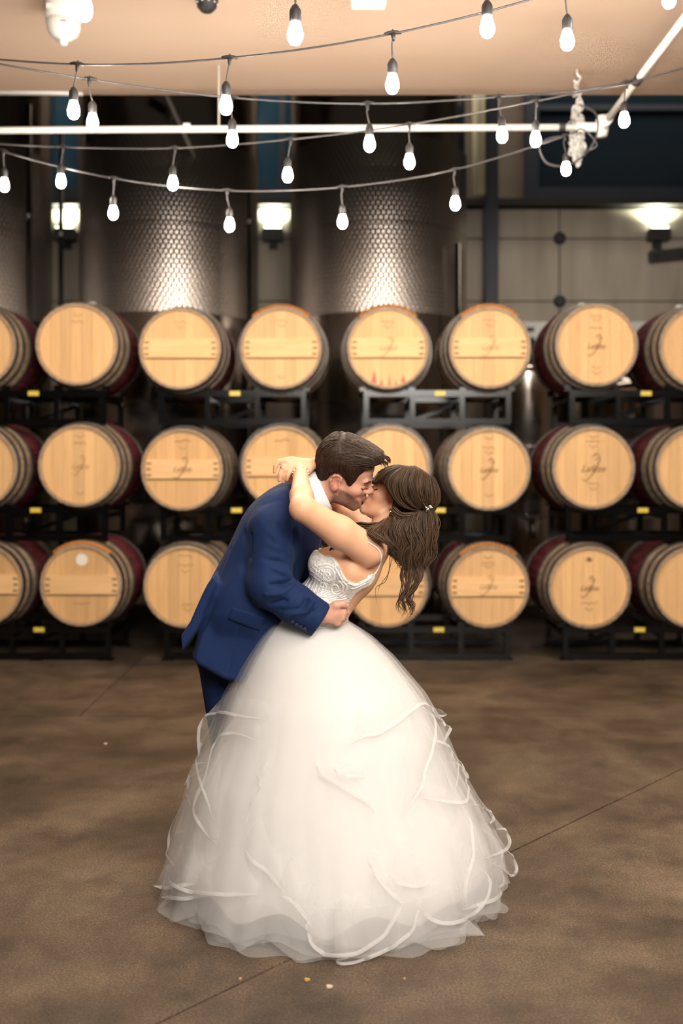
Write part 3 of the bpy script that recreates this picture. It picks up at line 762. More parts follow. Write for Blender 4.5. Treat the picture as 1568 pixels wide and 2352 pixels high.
def fold(V, Nn, lines):
    """pleats pressed into / raised from a cloth surface: (points, height, width) in world space near the cloth"""
    dsp = np.zeros(len(V), np.float32)
    for pts, amp, w in lines:
        pts = [npv(P(*p)) for p in pts]; best = np.full(len(V), 9, np.float32); tt = np.zeros(len(V), np.float32); n = len(pts)-1
        for i in range(n):
            a, e = pts[i], pts[i+1]-pts[i]; ve = V-a; t = np.clip((ve@e)/(e@e), 0, 1)
            d = ve - t[:,None]*e; dd = np.sqrt(d[:,0]**2 + (d[:,1]*.35)**2 + d[:,2]**2)
            u = dd < best; best[u] = dd[u]; tt[u] = (i+t[u])/n
        dsp += amp*np.exp(-(best/w)**2)*(.35+.65*np.sin(np.pi*np.clip(tt, .03, .97)))
    return V + Nn*dsp[:,None]
def vnoise(V, sc, seed=0.0):
    """cheap smooth value noise from summed sines"""
    r = np.random.RandomState(int(seed*10)+5); out = 0
    for i in range(7):
        k = r.normal(size=3)*np.array(sc); out = out + np.sin(V@k.astype(np.float32) + r.uniform(0, 6.28))
    return out/7

# ------------------------------------------------------------------ skin, hair and cloth materials
def toned(name, rough, spec=.4, sss=0.0, sssr=(.012,.005,.003), sheen=0.0):
    m = mat(name, (1,1,1), rough, spec=spec, sheen=sheen); a = N(m, 'ShaderNodeVertexColor', layer_name='Tone')
    L(m, a.outputs['Color'], BS(m).inputs['Base Color'])
    if sss: BS(m).inputs['Subsurface Weight'].default_value = sss; BS(m).inputs['Subsurface Radius'].default_value = sssr; BS(m).inputs['Subsurface Scale'].default_value = 1.0
    return m
m_skin = toned('skin', .46, .4, .12)
m_hair = toned('hair', .50, .35)
m_suit = mat('navy_wool', (.006,.018,.075), .75, spec=.2, sheen=.02)
nz = N(m_suit, 'ShaderNodeTexNoise', Scale=900, Detail=2); L(m_suit, coords(m_suit), nz.inputs['Vector'])
L(m_suit, ramp(m_suit, nz.outputs['Fac'], [(.35,(.0060,.0175,.066)), (.65,(.0095,.026,.094))]), BS(m_suit).inputs['Base Color'])
m_trous = mat('navy_trouser_wool', (.006,.016,.060), .75, spec=.2)
m_shirt = mat('white_shirt', (.80,.80,.82), .7)
m_shoe = mat('brown_shoe_leather', (.05,.022,.010), .3)
m_button = mat('navy_button', (.012,.018,.05), .3)
m_silver = mat('silver', (.85,.84,.80), .15, metal=1.0)
m_pearl = mat('pearl_bead', (.85,.80,.74), .2)
m_brow = mat('brow_hair', (.035,.019,.012), .7)
m_lash = mat('dark_lash', (.02,.012,.008), .6)
m_satin = mat('ivory_satin', (.86,.845,.83), .55, spec=.3, sheen=.2)
m_lace = noisy(mat('ivory_lace', (.7,.66,.61), .7, spec=.25), [(.36,(.66,.60,.55)), (.54,(.84,.81,.78))], scale=85, detail=2, bump=.5, bscale=120)
m_scroll = mat('lace_cord', (.88,.86,.83), .6, spec=.3)
def sheer(name, fac, col=(.90,.89,.88)):
    m = bpy.data.materials.new(name); m.use_nodes = True; nt = m.node_tree; nt.nodes.clear()
    o = nt.nodes.new('ShaderNodeOutputMaterial'); mx = nt.nodes.new('ShaderNodeMixShader'); tr = nt.nodes.new('ShaderNodeBsdfTransparent')
    df = nt.nodes.new('ShaderNodeBsdfDiffuse'); tl = nt.nodes.new('ShaderNodeBsdfTranslucent'); m2 = nt.nodes.new('ShaderNodeMixShader')
    df.inputs[0].default_value = (*col, 1); tl.inputs[0].default_value = (*col, 1); m2.inputs[0].default_value = .4; mx.inputs[0].default_value = fac
    nt.links.new(df.outputs[0], m2.inputs[1]); nt.links.new(tl.outputs[0], m2.inputs[2]); nt.links.new(tr.outputs[0], mx.inputs[1]); nt.links.new(m2.outputs[0], mx.inputs[2]); nt.links.new(mx.outputs[0], o.inputs[0]); return m
m_tulle = sheer('tulle', .26)
m_tulle3 = sheer('dense_tulle', .42)
m_tulle2 = sheer('ruffle_tulle', .17)
m_ribbon = sheer('horsehair_ribbon', .62)

# ------------------------------------------------------------------ a head in its own frame (x forward, y to its left, z up, origin between the ears)
def head_frame(px, py, d, yaw, pitch, roll, sc):
    R = Matrix.Rotation(math.radians(yaw), 4, 'Z') @ Matrix.Rotation(math.radians(-pitch), 4, 'Y') @ Matrix.Rotation(math.radians(roll), 4, 'X')
    return Matrix.Translation(P(px, py, d)) @ R @ Matrix.Scale(sc, 4)
def add_head(f, M, sc, fem=False):
    R = np.array(M.to_3x3())/sc
    T = lambda x, y, z: npv(M @ Vector((x, y, z)))
    E = lambda c, r, k=.012, op='u', RR=None: f.ell(T(*c), [q*sc for q in r], R if RR is None else RR, k*sc, op)
    C = lambda a, b, ra, rb, k=.01, **kw: f.cone(T(*a), T(*b), ra*sc, rb*sc, k*sc, **kw)
    E((-.012,0,.050), (.098,.077,.084))
    E((.042,0,.058), (.053,.060,.056), .02)
    E((.040,0,-.010), (.050,.062,.062), .02)
    E((.045,0,-.052), (.046,.050,.040), .02)
    jw = .012 if fem else .017
    for s in (-1, 1):
        E((.058,s*.040,-.012), (.028,.024,.022), .016)
        C((.006,s*.054,-.030), (.020,s*.050,-.060), jw, jw, .016)
        C((.020,s*.050,-.060), (.076,s*.018,-.086), jw, jw*.95, .018)
        C((.083,s*.036,.028), (.091,s*.008,.024), .010 if fem else .013, .010, .012)
        E((.098,s*.032,.008), (.015,.019,.011), .012, 's')
        E((.076,s*.032,.008), (.0155,.0165,.0135), .003)
    E((.080,0,-.080), (.019,.021,.019), .014)
    n = .9 if fem else 1.0
    C((.088,0,.026), (.109*1.0,0,-.008), .0075, .0085, .010)
    E((.112 if not fem else .109,0,-.012), (.0125*n,.0115*n,.0105*n), None, .006) if False else E((.112 if not fem else .109,0,-.012), (.0125*n,.0115*n,.0105*n), .007)
    for s in (-1, 1):
        E((.101,s*.0115*n,-.017), (.0115,.0080,.0085), .005)
        E((.107,s*.006,-.0245), (.005,.0032,.003), .003, 's')
    E((.080,0,-.044), (.0195,.027,.022), .012)
    E((.0965,0,-.0395), (.0085,.019,.0058), .004); E((.0945,0,-.0525), (.0088,.017,.0068), .004)
    E((.1045,0,-.0462), (.006,.020,.0016), .003, 's')
    for s in (-1, 1):       # ears
        Re = np.array((M.to_3x3() @ Matrix.Rotation(math.radians(-14), 3, 'Y') @ Matrix.Rotation(math.radians(s*18), 3, 'Z')))/sc
        E((-.010,s*.079,.002), (.0195,.0075,.031), .006, 'u', Re)
        E((-.004,s*.0875,.003), (.0105,.006,.0175), .004, 's', Re)
        E((-.004,s*.0795,-.022), (.0085,.006,.010), .005)
        rim = [(.008,.018),(.004,.029),(-.010,.034),(-.024,.026),(-.028,.008),(-.020,-.012)]
        pts = [T(x, s*(.083+.006*(i > 1)), z) for i, (x, z) in enumerate(rim)]
        f.chain(pts, [.0036*sc]*len(pts), .004*sc)
def face_local(V, M):
    Mi = np.array(M.inverted()); return V@Mi[:3,:3].T + Mi[:3,3]

# ================================================================== the embrace
def under(o, root):
    o.parent = root; o.matrix_parent_inverse = Matrix.Translation(-root.location); return o
def lock_builder():
    return {'v': [], 'q': [], 'c': [], 'n': 0}
def put(B, v, q, c):
    B['v'].append(np.asarray(v, np.float32)); B['q'].append(np.asarray(q, np.int64)+B['n']); B['c'].append(np.asarray(c, np.float32)); B['n'] += len(v)
def lock(B, pts, r0, r1, col, n=4, flat=.6):
    A = np.array([tuple(p) for p in pts], np.float32); m = len(A)
    T = np.gradient(A, axis=0); T /= np.linalg.norm(T, axis=1, keepdims=True)+1e-9
    ref = np.array((.3,-1,.2), np.float32); x = ref - T*(T@ref)[:,None]; x /= np.linalg.norm(x, axis=1, keepdims=True)+1e-9; y = np.cross(T, x)
    u = np.linspace(0, 1, m); r = (r0+(r1-r0)*u)*np.minimum(1, .35+3*u)*np.where(u < .75, 1, np.maximum(.1, (1-u)/.25))
    a = np.arange(n)*2*np.pi/n
    ring = A[:,None,:] + x[:,None,:]*(np.cos(a)[None,:,None]*(r*flat)[:,None,None]) + y[:,None,:]*(np.sin(a)[None,:,None]*r[:,None,None])
    k = np.arange(n); i = np.arange(m-1)[:,None]
    q = np.stack([i*n+k, i*n+(k+1) % n, (i+1)*n+(k+1) % n, (i+1)*n+k], -1).reshape(-1, 4)
    put(B, ring.reshape(-1,3), q, np.tile(np.array(col, np.float32), (m*n,1)))
_cw = {}
def smooth_path(ctrl, steps):
    m = len(ctrl)
    if (m, steps) not in _cw:
        W = np.zeros(((m-1)*steps+1, m), np.float32)
        for i in range(m-1):
            for k in range(steps):
                t = k/steps; c = (-.5*t+t*t-.5*t**3, 1-2.5*t*t+1.5*t**3, .5*t+2*t*t-1.5*t**3, -.5*t*t+.5*t**3)
                for j, w in zip((i-1, i, i+1, i+2), c): W[i*steps+k, min(m-1, max(0, j))] += w
        W[-1, m-1] = 1; _cw[(m, steps)] = W
    return _cw[(m, steps)] @ np.asarray(ctrl, np.float32)
def hair_mesh(B, name, parent):
    return under(qmesh(name, np.concatenate(B['v']), np.concatenate(B['q']), m_hair, None, np.concatenate(B['c'])), parent)
def comb_strands(B, S, seeds, flow, steps, step, off, r, cols, rnd):
    for p in seeds:
        pts = []; p = Vector(p); o = off*rnd.uniform(.3, 1.3)
        for i in range(steps):
            h, n = S.near(p, o*math.sin(math.pi*min(1, (i+1)/(steps*.6)))*.9+.0005); pts.append(h)
            f = Vector(flow(h, i/steps)); f = f - n*f.dot(n)
            if f.length < 1e-6: break
            p = h + f.normalized()*step
        if len(pts) > 3: lock(B, pts, r*rnd.uniform(.7,1.4), r*.4, cols(rnd))
def brown(rnd, a=(.020,.010,.0055), b=(.16,.085,.042), g=2.2):
    t = rnd.random()**g; return tuple(a[k]+(b[k]-a[k])*t for k in range(3))

# ---------------------------------------------------------------- groom
GM = head_frame(787, 1093, 3.53, -4.4, -23, 22.6, 1.0)
groom = empty('person', (P(575,2040,3.62).x, 3.62, 0), 'man in a navy blue suit bending to kiss the woman in the white gown', 'person')
g0 = groom.location.copy()
f = Fld((P(400,0,3.55).x, 3.16, -.01), (P(880,0,3.5).x, 4.02, 1.63), .0038)
Yd = (0,1,0)
nb = P(700,1145,3.56); ch_ = P(610,1250,3.58); wa = P(540,1400,3.60); pe = P(515,1470,3.62)
f.cone(nb, ch_, .066, .092, .03, Yd, 1.5); f.cone(ch_, wa, .092, .085, .03, Yd, 1.4); f.cone(wa, pe, .085, .085, .03, Yd, 1.45)
shR, elR, wrR = P(632,1195,3.42), P(618,1345,3.34), P(744,1412,3.335)
f.cone(ch_, shR, .07, .055, .03); f.cone(shR, elR, .055, .045, .02); f.cone(elR, wrR, .045, .026, .02)
shL, elL, wrL = P(680,1190,3.76), P(705,1320,3.86), P(765,1385,3.76)
f.cone(ch_, shL, .07, .055, .03); f.cone(shL, elL, .055, .045, .02); f.cone(elL, wrL, .045, .027, .02)
for hp, kn, an, to in ((P(512,1480,3.62),P(545,1745,3.64),P(592,2000,3.64),P(640,2028,3.62)), (P(525,1480,3.78),P(580,1745,3.80),P(640,1980,3.80),P(690,2000,3.78))):
    f.cone(hp, kn, .085, .055, .02); f.cone(kn, an, .055, .035, .02); f.cone(an, to, .035, .03, .02)
# right hand wrapped round her waist
f.cone(wrR, P(766,1406,3.332), .026, .024, .012, (0,1,0), .75)
K = [(787,1396,3.350), (788,1408,3.345), (784,1419,3.345), (775,1430,3.348)]
for i, (x, y, d) in enumerate(K):
    f.cone(P(758,1404+i*5,3.332), P(x,y,d), .0150, .0118, .010)
    ex = [(9,-1,.034), (9,-1,.068), (3,0,.098)][0:3]; rr_ = [.0108,.0098,.0090,.0080]; s_ = (1.0,1.05,1.0,.82)[i]
    f.chain([P(x,y,d)]+[P(x+a, y+b, d+c*s_) for a, b, c in ex], rr_, .004)
f.chain([P(752,1400,3.328), P(770,1390,3.322), P(786,1387,3.326), P(796,1391,3.338)], [.0155,.0125,.0112,.0092], .008)
# left hand spread on her back, beyond
f.cone(wrL, P(782,1375,3.70), .027, .024, .012)
for i in range(4): f.chain([P(782+i*2,1362+i*8,3.69), P(792+i*2,1356+i*9,3.66), P(794+i,1354+i*9,3.63)], [.011,.010,.008], .004)
f.chain([P(775,1388,3.70), P(783,1396,3.67), P(788,1398,3.64)], [.012,.011,.009], .005)
add_head(f, GM, 1.0)
f.cone(GM @ Vector((-.018,0,-.035)), nb, .060, .066, .03, Yd, 1.04)
headG = f.D.copy()
V, Q = f.nets(2)
loc = face_local(V, GM); lx_, ly_, lz_ = loc[:,0], loc[:,1], loc[:,2]
skinG = np.tile(np.array((.66,.355,.26), np.float32), (len(V),1))
sm = lambda e0, e1, x: (lambda t: t*t*(3-2*t))(np.clip((x-e0)/(e1-e0), 0, 1))
inh = (np.abs(loc).max(axis=1) < .16)
# stubble: jaw, chin, moustache, sideburn
jawline = -.012 - .22*np.maximum(lx_-.015, 0) - 3.2*np.maximum(lx_-.045, 0)**2*4
beard = sm(.0, .014, jawline-lz_)*sm(-.012, .006, lx_)*sm(-.115, -.095, lz_)
must = sm(.006, -.001, np.abs(lz_+.0335)-.006)*sm(.060, .078, lx_)*sm(.034, .028, np.abs(ly_))
under_ = sm(-.098, -.085, lz_)*1.0
beard = np.maximum(beard*np.clip(under_+.55, 0, 1), must)*inh
lips = (((lx_-.098)/.012)**2 + (ly_/.024)**2 + ((lz_+.046)/.0115)**2 < 1) & inh
beard[lips] *= .1
st = .78 + .22*vnoise(V, (900,900,900), .3)
skinG = skinG*(1-(beard*st*.95)[:,None]) + np.array((.035,.019,.013), np.float32)*(beard*st*.95)[:,None]
skinG[lips] = (.52,.20,.16)
ear = inh & (np.abs(ly_) > .072) & (lx_ < .02) & (lx_ > -.045) & (np.abs(lz_) < .045)
skinG[ear] = skinG[ear]*.6 + np.array((.66,.27,.19))*.4
o = under(qmesh('body', V, Q, m_skin, None, skinG), groom); o['label'] = 'face with dark stubble, neck and hands'

# hair: cap offset from the skull, clipped by the hairline, then combed strands
fh = Fld(f.lo, f.lo + f.h*(f.n-1), f.h); fh.D = headG.copy()
GR = np.array(GM.to_3x3()); GT = lambda x, y, z: npv(GM @ Vector((x,y,z)))
fh.ell(GT(.040,0,.100), (.078,.070,.048), GR, .02); fh.ell(GT(.088,.0,.112), (.040,.058,.028), GR, .02); fh.ell(GT(-.03,0,.085), (.085,.074,.062), GR, .02); fh.ell(GT(.112,-.005,.102), (.026,.045,.016), GR, .012)
hp = [(716,1075),(720,1050),(731,1030),(745,1010),(764,995),(785,990),(806,991),(832,1001),(852,1017),(870,1031),(887,1044),(884,1054),(872,1064),(848,1074),(832,1083),(822,1092),(815,1104),(803,1118),(798,1112),(792,1098),(781,1088),(768,1087),(758,1091),(748,1104),(730,1103)]
sd = fh.poly2(hp, 3.50)
lat = np.abs((fh.lo[1]+fh.h*np.arange(fh.n[1]))-3.53)
fh.D = np.maximum(fh.D - (.003+.010*np.clip(-sd/.035, 0, 1))[:,None,:], sd[:,None,:]*.8).astype(np.float32)
xs = fh.lo[0]+fh.h*np.arange(fh.n[0]); fh.D[xs < P(690,0,3.5).x] = .2
zs = fh.lo[2]+fh.h*np.arange(fh.n[2]); fh.D[:,:,zs < P(0,1125,3.5).z] = .2
Vh, Qh = fh.nets(3); SH = Surf(Vh, Qh); rnd = random.Random(5)
Bk = lock_builder()
put(Bk, Vh, Qh, np.tile((.036,.020,.0125), (len(Vh),1)))
Gi = GM.inverted(); G3 = GM.to_3x3()
def flowG(p, t):
    l = Gi @ p; side = min(1, abs(l.y)/.075)
    v = Vector((.9, 0, .25)) if (l.z > .085 and l.x > .0) else Vector((.55-.4*side, 0, -.55*side))
    if l.x < -.05: v = Vector((-.1, 0, -1)) if l.z < .08 else Vector((-.5, 0, -.5))
    if l.z > .09 and l.x > -.04: v = Vector((.9, .15*math.sin(l.y*60), .22*math.cos(l.x*22)))
    return G3 @ v
cand = [Vector(tuple(map(float, Vh[i]))) for i in rnd.sample(range(len(Vh)), min(len(Vh), 6500))]
cand = [p for p in cand if p.y < 3.58]
comb_strands(Bk, SH, cand[:3000], flowG, 9, .0052, .0020, .0012, lambda r: brown(r, (.020,.011,.0065), (.080,.045,.027), 1.3), rnd)
for k in range(40):       # loose front tuft
    a = GM @ Vector((.088+rnd.uniform(-.02,.02), rnd.uniform(-.04,.03), .118+rnd.uniform(-.004,.008)))
    b = a + G3 @ Vector((.024+rnd.uniform(0,.010), rnd.uniform(-.006,.006), -.002)); c = b + G3 @ Vector((.004, rnd.uniform(-.005,.005), -.012+rnd.uniform(-.004,.008)))
    lock(Bk, smooth_path([tuple(a), tuple(a.lerp(b,.5)+G3@Vector((0,0,.006))), tuple(b), tuple(c)], 4), .0026, .0012, brown(rnd, (.014,.007,.004), (.07,.035,.02)))
o = hair_mesh(Bk, 'hair', groom); o['label'] = 'short dark brown hair swept forward'
# brow, lashes
hs = Surf(V, Q)
def facecurve(S, M, pts, r, off, n=4):
    out = []
    for p in catmull([Vector(q) for q in pts], n):
        h, nn = S.near(M @ p, off); out.append(h)
    return out
mb = MB()
for s in (-1, 1):
    c = facecurve(hs, GM, [(.083,s*.050,.028),(.093,s*.040,.033),(.099,s*.028,.033),(.102,s*.014,.028)], 0, .001)
    mb.tube(c, [.0014+.0016*math.sin(math.pi*(i+2)/(len(c)+2)) for i in range(len(c))], 6, flat=.6)
under(mb.build('eyebrows', m_brow, None, True), groom)
mb = MB()
for s in (-1, 1): mb.tube(facecurve(hs, GM, [(.078,s*.046,.006),(.086,s*.040,.001),(.092,s*.032,-.001),(.090,s*.022,.003)], 0, .0006), .0014, 5)
under(mb.build('eyelashes', m_lash, None, True), groom)

# jacket
fj = Fld((P(400,0,3.6).x, 3.15, P(0,1600,3.6).z), (P(800,0,3.5).x, 3.98, P(0,1080,3.5).z), .0045)
torso = [(668,1100),(640,1112),(618,1124),(594,1142),(572,1164),(556,1188),(543,1216),(532,1240),(513,1277),(492,1315),(480,1350),(478,1400),(500,1450),(600,1460),(650,1420),(690,1330),(730,1268),(748,1215),(756,1180),(748,1165),(725,1140),(700,1112)]
fj.puff(torso, 3.585, .13, .215, .02)
panel = [(560,1290),(505,1345),(482,1385),(462,1440),(447,1495),(460,1515),(486,1528),(522,1549),(575,1562),(640,1480),(668,1400),(680,1330)]
fj.puff(panel, 3.575, .030, .175, .035)
flap = [(500,1308),(482,1335),(473,1353),(446,1415),(424,1449),(428,1491),(447,1466),(468,1436),(508,1362),(520,1330)]
fj.puff(flap, 3.545, .010, .140, .010)
cutp = (P(736,1428,3.33), P(736+72,1428+45,3.33)-P(736,1428,3.33))
fj.cone(P(640,1180,3.45), P(628,1215,3.40), .082, .080, .022); fj.cone(P(628,1215,3.40), P(621,1345,3.335), .080, .070, .03)
fj.cone(P(621,1345,3.335), P(680,1390,3.325), .070, .066, .02); fj.cone(P(680,1390,3.325), P(760,1442,3.33), .066, .060, .015, cut=cutp)
fj.cone(shL, elL, .078, .068, .03); fj.cone(elL, wrL, .068, .055, .02)
# neck opening
fj.cone(P(722,1126,3.55), P(775,1095,3.55), .072, .085, .006, Yd, 1.12, op='s')
Vj, Qj = fj.nets(3); Nj = vnormals(Vj, Qj)
E_ = 3.30
folds = [([(640,1150,3.4),(606,1162,3.4),(586,1186,3.4),(577,1228,3.36),(574,1280,3.34)], -0.0181, 0.0072),
 ([(662,1170,3.4),(680,1230,3.35),(684,1290,3.35),(676,1328,3.33)], -0.0217, 0.0086),
 ([(676,1331,E_),(650,1340,3.28),(622,1342,3.27)], -0.0254, 0.0072), ([(678,1318,E_),(650,1316,3.28),(628,1306,3.27)], 0.0145, 0.0086), ([(674,1342,E_),(646,1362,3.28),(612,1366,3.27)], 0.0181, 0.0086),
 ([(676,1350,E_),(655,1378,3.27),(622,1388,3.28)], -0.0181, 0.0072), ([(672,1300,E_),(640,1290,3.28),(606,1286,3.27)], -0.0145, 0.0086), ([(668,1275,E_),(640,1262,3.28),(612,1250,3.28)], 0.0109, 0.0101),
 ([(704,1366,E_),(716,1384,3.27),(702,1404,3.27),(655,1412,3.28)], 0.0162, 0.0072), ([(694,1362,E_),(704,1380,3.27),(690,1398,3.27),(645,1400,3.28)], -0.0145, 0.0065),
 ([(600,1170,3.4),(640,1205,3.34),(668,1250,3.33)], -0.0109, 0.0094), ([(600,1200,3.35),(628,1230,3.33),(655,1272,3.33)], 0.0091, 0.0086),
 ([(570,1290,3.45),(548,1272,3.45),(530,1262,3.48)], -0.0128, 0.0072), ([(575,1310,3.42),(545,1302,3.44),(520,1298,3.48)], -0.0109, 0.0072), ([(588,1350,3.4),(556,1336,3.42),(520,1322,3.46)], -0.0109, 0.0086), ([(580,1365,3.4),(550,1360,3.42),(510,1352,3.46)], 0.0091, 0.0086),
 ([(632,1410,3.38),(600,1396,3.39),(560,1372,3.40)], -0.0128, 0.0086), ([(740,1395,E_),(720,1404,3.27),(700,1422,3.28)], -0.0091, 0.0065), ([(548,1434,3.38),(540,1480,3.38),(522,1548,3.40)], -0.0072, 0.0036), ([(600,1330,3.4),(560,1225,3.42),(552,1200,3.45)], -0.0072, 0.0101),
 ([(506,1366,3.40),(470,1436,3.40),(448,1470,3.40)], -.008, .006), ([(566,1182,3.42),(540,1250,3.44),(510,1330,3.44)], 0.0072, 0.0086)]
Vj = fold(Vj, Nj, folds); Vj = Vj + Nj*(vnoise(Vj, (26,26,18), .7)*.0018 + vnoise(Vj, (70,40,45), .9)*.0009)[:,None]
jk = under(qmesh('suit_jacket', Vj, Qj, m_suit), groom)
SJ = Surf(Vj, Qj)
def patch(S, corners, nu, nv, off, th, name, m, parent, root):
    """cloth patch laid on a surface; corners a,b,c,d in pixels"""
    a, b, c, d = [Vector((*q, 0)) for q in corners]; top = []
    for j in range(nv+1):
        for i in range(nu+1):
            u, w = i/nu, j/nv; p = a*(1-u)*(1-w) + b*u*(1-w) + c*u*w + d*(1-u)*w
            h = S.hit(p.x, p.y, off)
            top.append((h[0] if h else P(p.x, p.y, 3.4)) - root.location)
    nrm = (top[nu]-top[0]).cross(top[-1]-top[0]).normalized()
    if nrm.y > 0: nrm = -nrm
    bot = [p - nrm*th for p in top]; mb = MB(); w = nu+1; n = len(top)
    fs = [(j*w+i, (j+1)*w+i, (j+1)*w+i+1, j*w+i+1) for j in range(nv) for i in range(nu)]
    rim = [i for i in range(nu)] + [j*w+nu for j in range(nv)] + [nv*w+i for i in range(nu,0,-1)] + [j*w for j in range(nv,0,-1)]
    fs += [(rim[k], rim[(k+1) % len(rim)], rim[(k+1) % len(rim)]+n, rim[k]+n) for k in range(len(rim))]
    mb.add(top+bot, fs); o = mb.build(name, m, parent, True); return o
fl_ = patch(SJ, [(533,1393),(612,1420),(594,1448),(524,1422)], 10, 5, .003, .006, 'pocket_flap', m_suit, jk, groom)
fl_.matrix_parent_inverse = Matrix.Identity(4); fl_.location = groom.location
for x, y in ((672,1430),(682,1436),(691,1441),(700,1446)):
    h = SJ.hit(x, y-3, .001)
    if h:
        b = MB().lathe([(.0062,0),(.0072,.0015),(.0072,.003),(.0055,.0042),(.004,.0032)], 14).build('sleeve_button', m_button, jk, True)
        b.location = h[0]; b.rotation_euler = h[1].to_track_quat('Z','Y').to_euler()
# shirt collar
ax = Vector((.92, 0, .39)); M = Matrix.Translation(P(727,1131,3.55)) @ ax.to_track_quat('Z','Y').to_matrix().to_4x4() @ Matrix.Diagonal((1.0,1.12,1,1))
mb = MB().lathe([(.080,-.035),(.0765,-.01),(.070,.024),(.0675,.029),(.064,.027),(.066,-.035)], 40, M, close=False)
o = under(mb.build('shirt_collar', m_shirt, None, True), groom)
# trousers and shoes
ft = Fld((P(400,0,3.7).x, 3.45, .02), (P(760,0,3.5).x, 4.0, P(0,1440,3.7).z), .0055)
ft.cone(P(515,1450,3.62), P(518,1490,3.66), .105, .11, .03, Yd, 1.35)
for hp_, kn, an in ((P(514,1490,3.62),P(540,1745,3.63),P(590,2008,3.64)), (P(535,1490,3.78),P(585,1745,3.80),P(640,1985,3.80))):
    ft.cone(hp_, kn, .100, .078, .02); ft.cone(kn, an, .078, .066, .02)
Vt, Qt = ft.nets(2); Nt = vnormals(Vt, Qt)
Vt = fold(Vt, Nt, [([(500,1560,3.54),(520,1640,3.55),(538,1740,3.55)], .006, .008), ([(520,1580,3.53),(500,1600,3.53),(470,1612,3.56)], -.005, .012)])
under(qmesh('trousers', Vt, Qt, m_trous), groom)
for an, to in ((P(590,2020,3.64), P(660,2035,3.60)), (P(640,1995,3.80), P(710,2005,3.77))):
    fs_ = Fld((an.x-.14, an.y-.16, -.005), (to.x+.14, an.y+.14, .16), .005)
    a = Vector((an.x-.02, an.y, .045)); b = Vector((to.x+.03, to.y, .030))
    fs_.cone(a, b, .046, .034, .02); fs_.cone(Vector((an.x, an.y, .05)), Vector((an.x, an.y, .11)), .045, .042, .02)
    zz_ = fs_.lo[2]+fs_.h*np.arange(fs_.n[2]); fs_.D = np.maximum(fs_.D, (.002-zz_)[None,None,:].astype(np.float32))
    Vs, Qs = fs_.nets(1); under(qmesh('shoe', Vs, Qs, m_shoe), groom)

# ---------------------------------------------------------------- bride
BM = head_frame(903, 1156, 3.580, 174, 33, 8.4, .94)
bride = empty('person', (P(735,2040,3.5).x, 3.5, 0), 'woman with long wavy brown hair in a white tulle ball gown, leaning back', 'person')
f = Fld((P(610,0,3.4).x, 3.12, -.005), (P(1010,0,3.6).x, 3.98, P(0,1015,3.6).z), .0038)
shN, elN, wrN = P(846,1264,3.345), P(694,1168,3.22), P(690,1088,3.43)
shF, elF, wrF = P(838,1222,3.69), P(772,1168,3.83), P(724,1066,3.60)
f.ell(P(695,1510,3.5), (.115,.14,.12), None, .03)
f.cone(P(700,1460,3.5), P(735,1400,3.5), .090, .090, .03, Yd, 1.3)
f.cone(P(735,1400,3.5), P(805,1303,3.5), .092, .100, .03, Yd, 1.32)
f.cone(P(805,1303,3.5), P(846,1262,3.51), .100, .070, .03, Yd, 1.75)
for d in (3.425, 3.575): f.ell(P(752,1298,d), (.060,.062,.060), None, .03)
nbB = P(866,1242,3.525)
f.cone(P(846,1262,3.51), nbB, .060, .048, .03, Yd, 1.2)
f.cone(nbB, BM @ Vector((-.015,0,-.035)), .048, .050, .02)
f.cone(nbB, shN, .040, .046, .03); f.cone(nbB, shF, .040, .046, .03)
mN = shN.lerp(elN, .45); f.cone(shN, mN, .054, .0525, .010); f.cone(mN, elN, .0525, .040, .02)
m2_ = elN.lerp(wrN, .35); f.cone(elN, m2_, .040, .0385, .015); f.cone(m2_, wrN, .0385, .0245, .012)
mF = shF.lerp(elF, .45); f.cone(shF, mF, .052, .050, .02); f.cone(mF, elF, .050, .038, .02); f.cone(elF, wrF, .038, .0245, .015)
# far hand laid over the near wrist
f.cone(wrF, P(708,1066,3.50), .0245, .024, .012, (0,0,1), .8)
kn = [(670,1056,3.462), (662,1062,3.455), (664,1069,3.452), (672,1074,3.455)]
for i, (x, y, d) in enumerate(kn): f.cone(P(706,1064+i*3,3.495), P(x,y,d), .0165, .0115, .010)
f.chain([P(671,1055,3.462), P(656,1057,3.452), P(641,1060,3.447), P(633,1070,3.445), P(630,1084,3.447)], [.0115,.0095,.0085,.0078,.0066], .004)
f.chain([P(662,1063,3.455), P(650,1071,3.447), P(643,1088,3.445), P(641,1104,3.448)], [.0105,.0088,.0080,.0066], .004)
f.chain([P(664,1069,3.452), P(656,1080,3.446), P(653,1094,3.445), P(651,1108,3.448)], [.0105,.0088,.0080,.0066], .004)
f.chain([P(672,1073,3.452), P(665,1083,3.440), P(661,1093,3.436), P(658,1103,3.438)], [.0105,.0086,.0076,.0062], .004)
f.chain([P(716,1070,3.50), P(706,1080,3.470), P(697,1081,3.448), P(688,1074,3.440)], [.017,.0145,.0120,.0098], .008)
# near hand, tucked behind it
f.cone(wrN, P(680,1072,3.50), .0245, .022, .012)
for i, (dx, dy) in enumerate(((0,0),(3,7),(7,13),(12,18))): f.chain([P(678+dx*.4,1070+dy*.5,3.50), P(664+dx*.3,1070+dy,3.505), P(656+dx,1082+dy*.8,3.50), P(656+dx,1096+dy*.5,3.49)], [.0105,.009,.008,.0066], .004)
f.chain([P(690,1080,3.48), P(678,1066,3.485), P(672,1060,3.49)], [.012,.010,.008], .006)
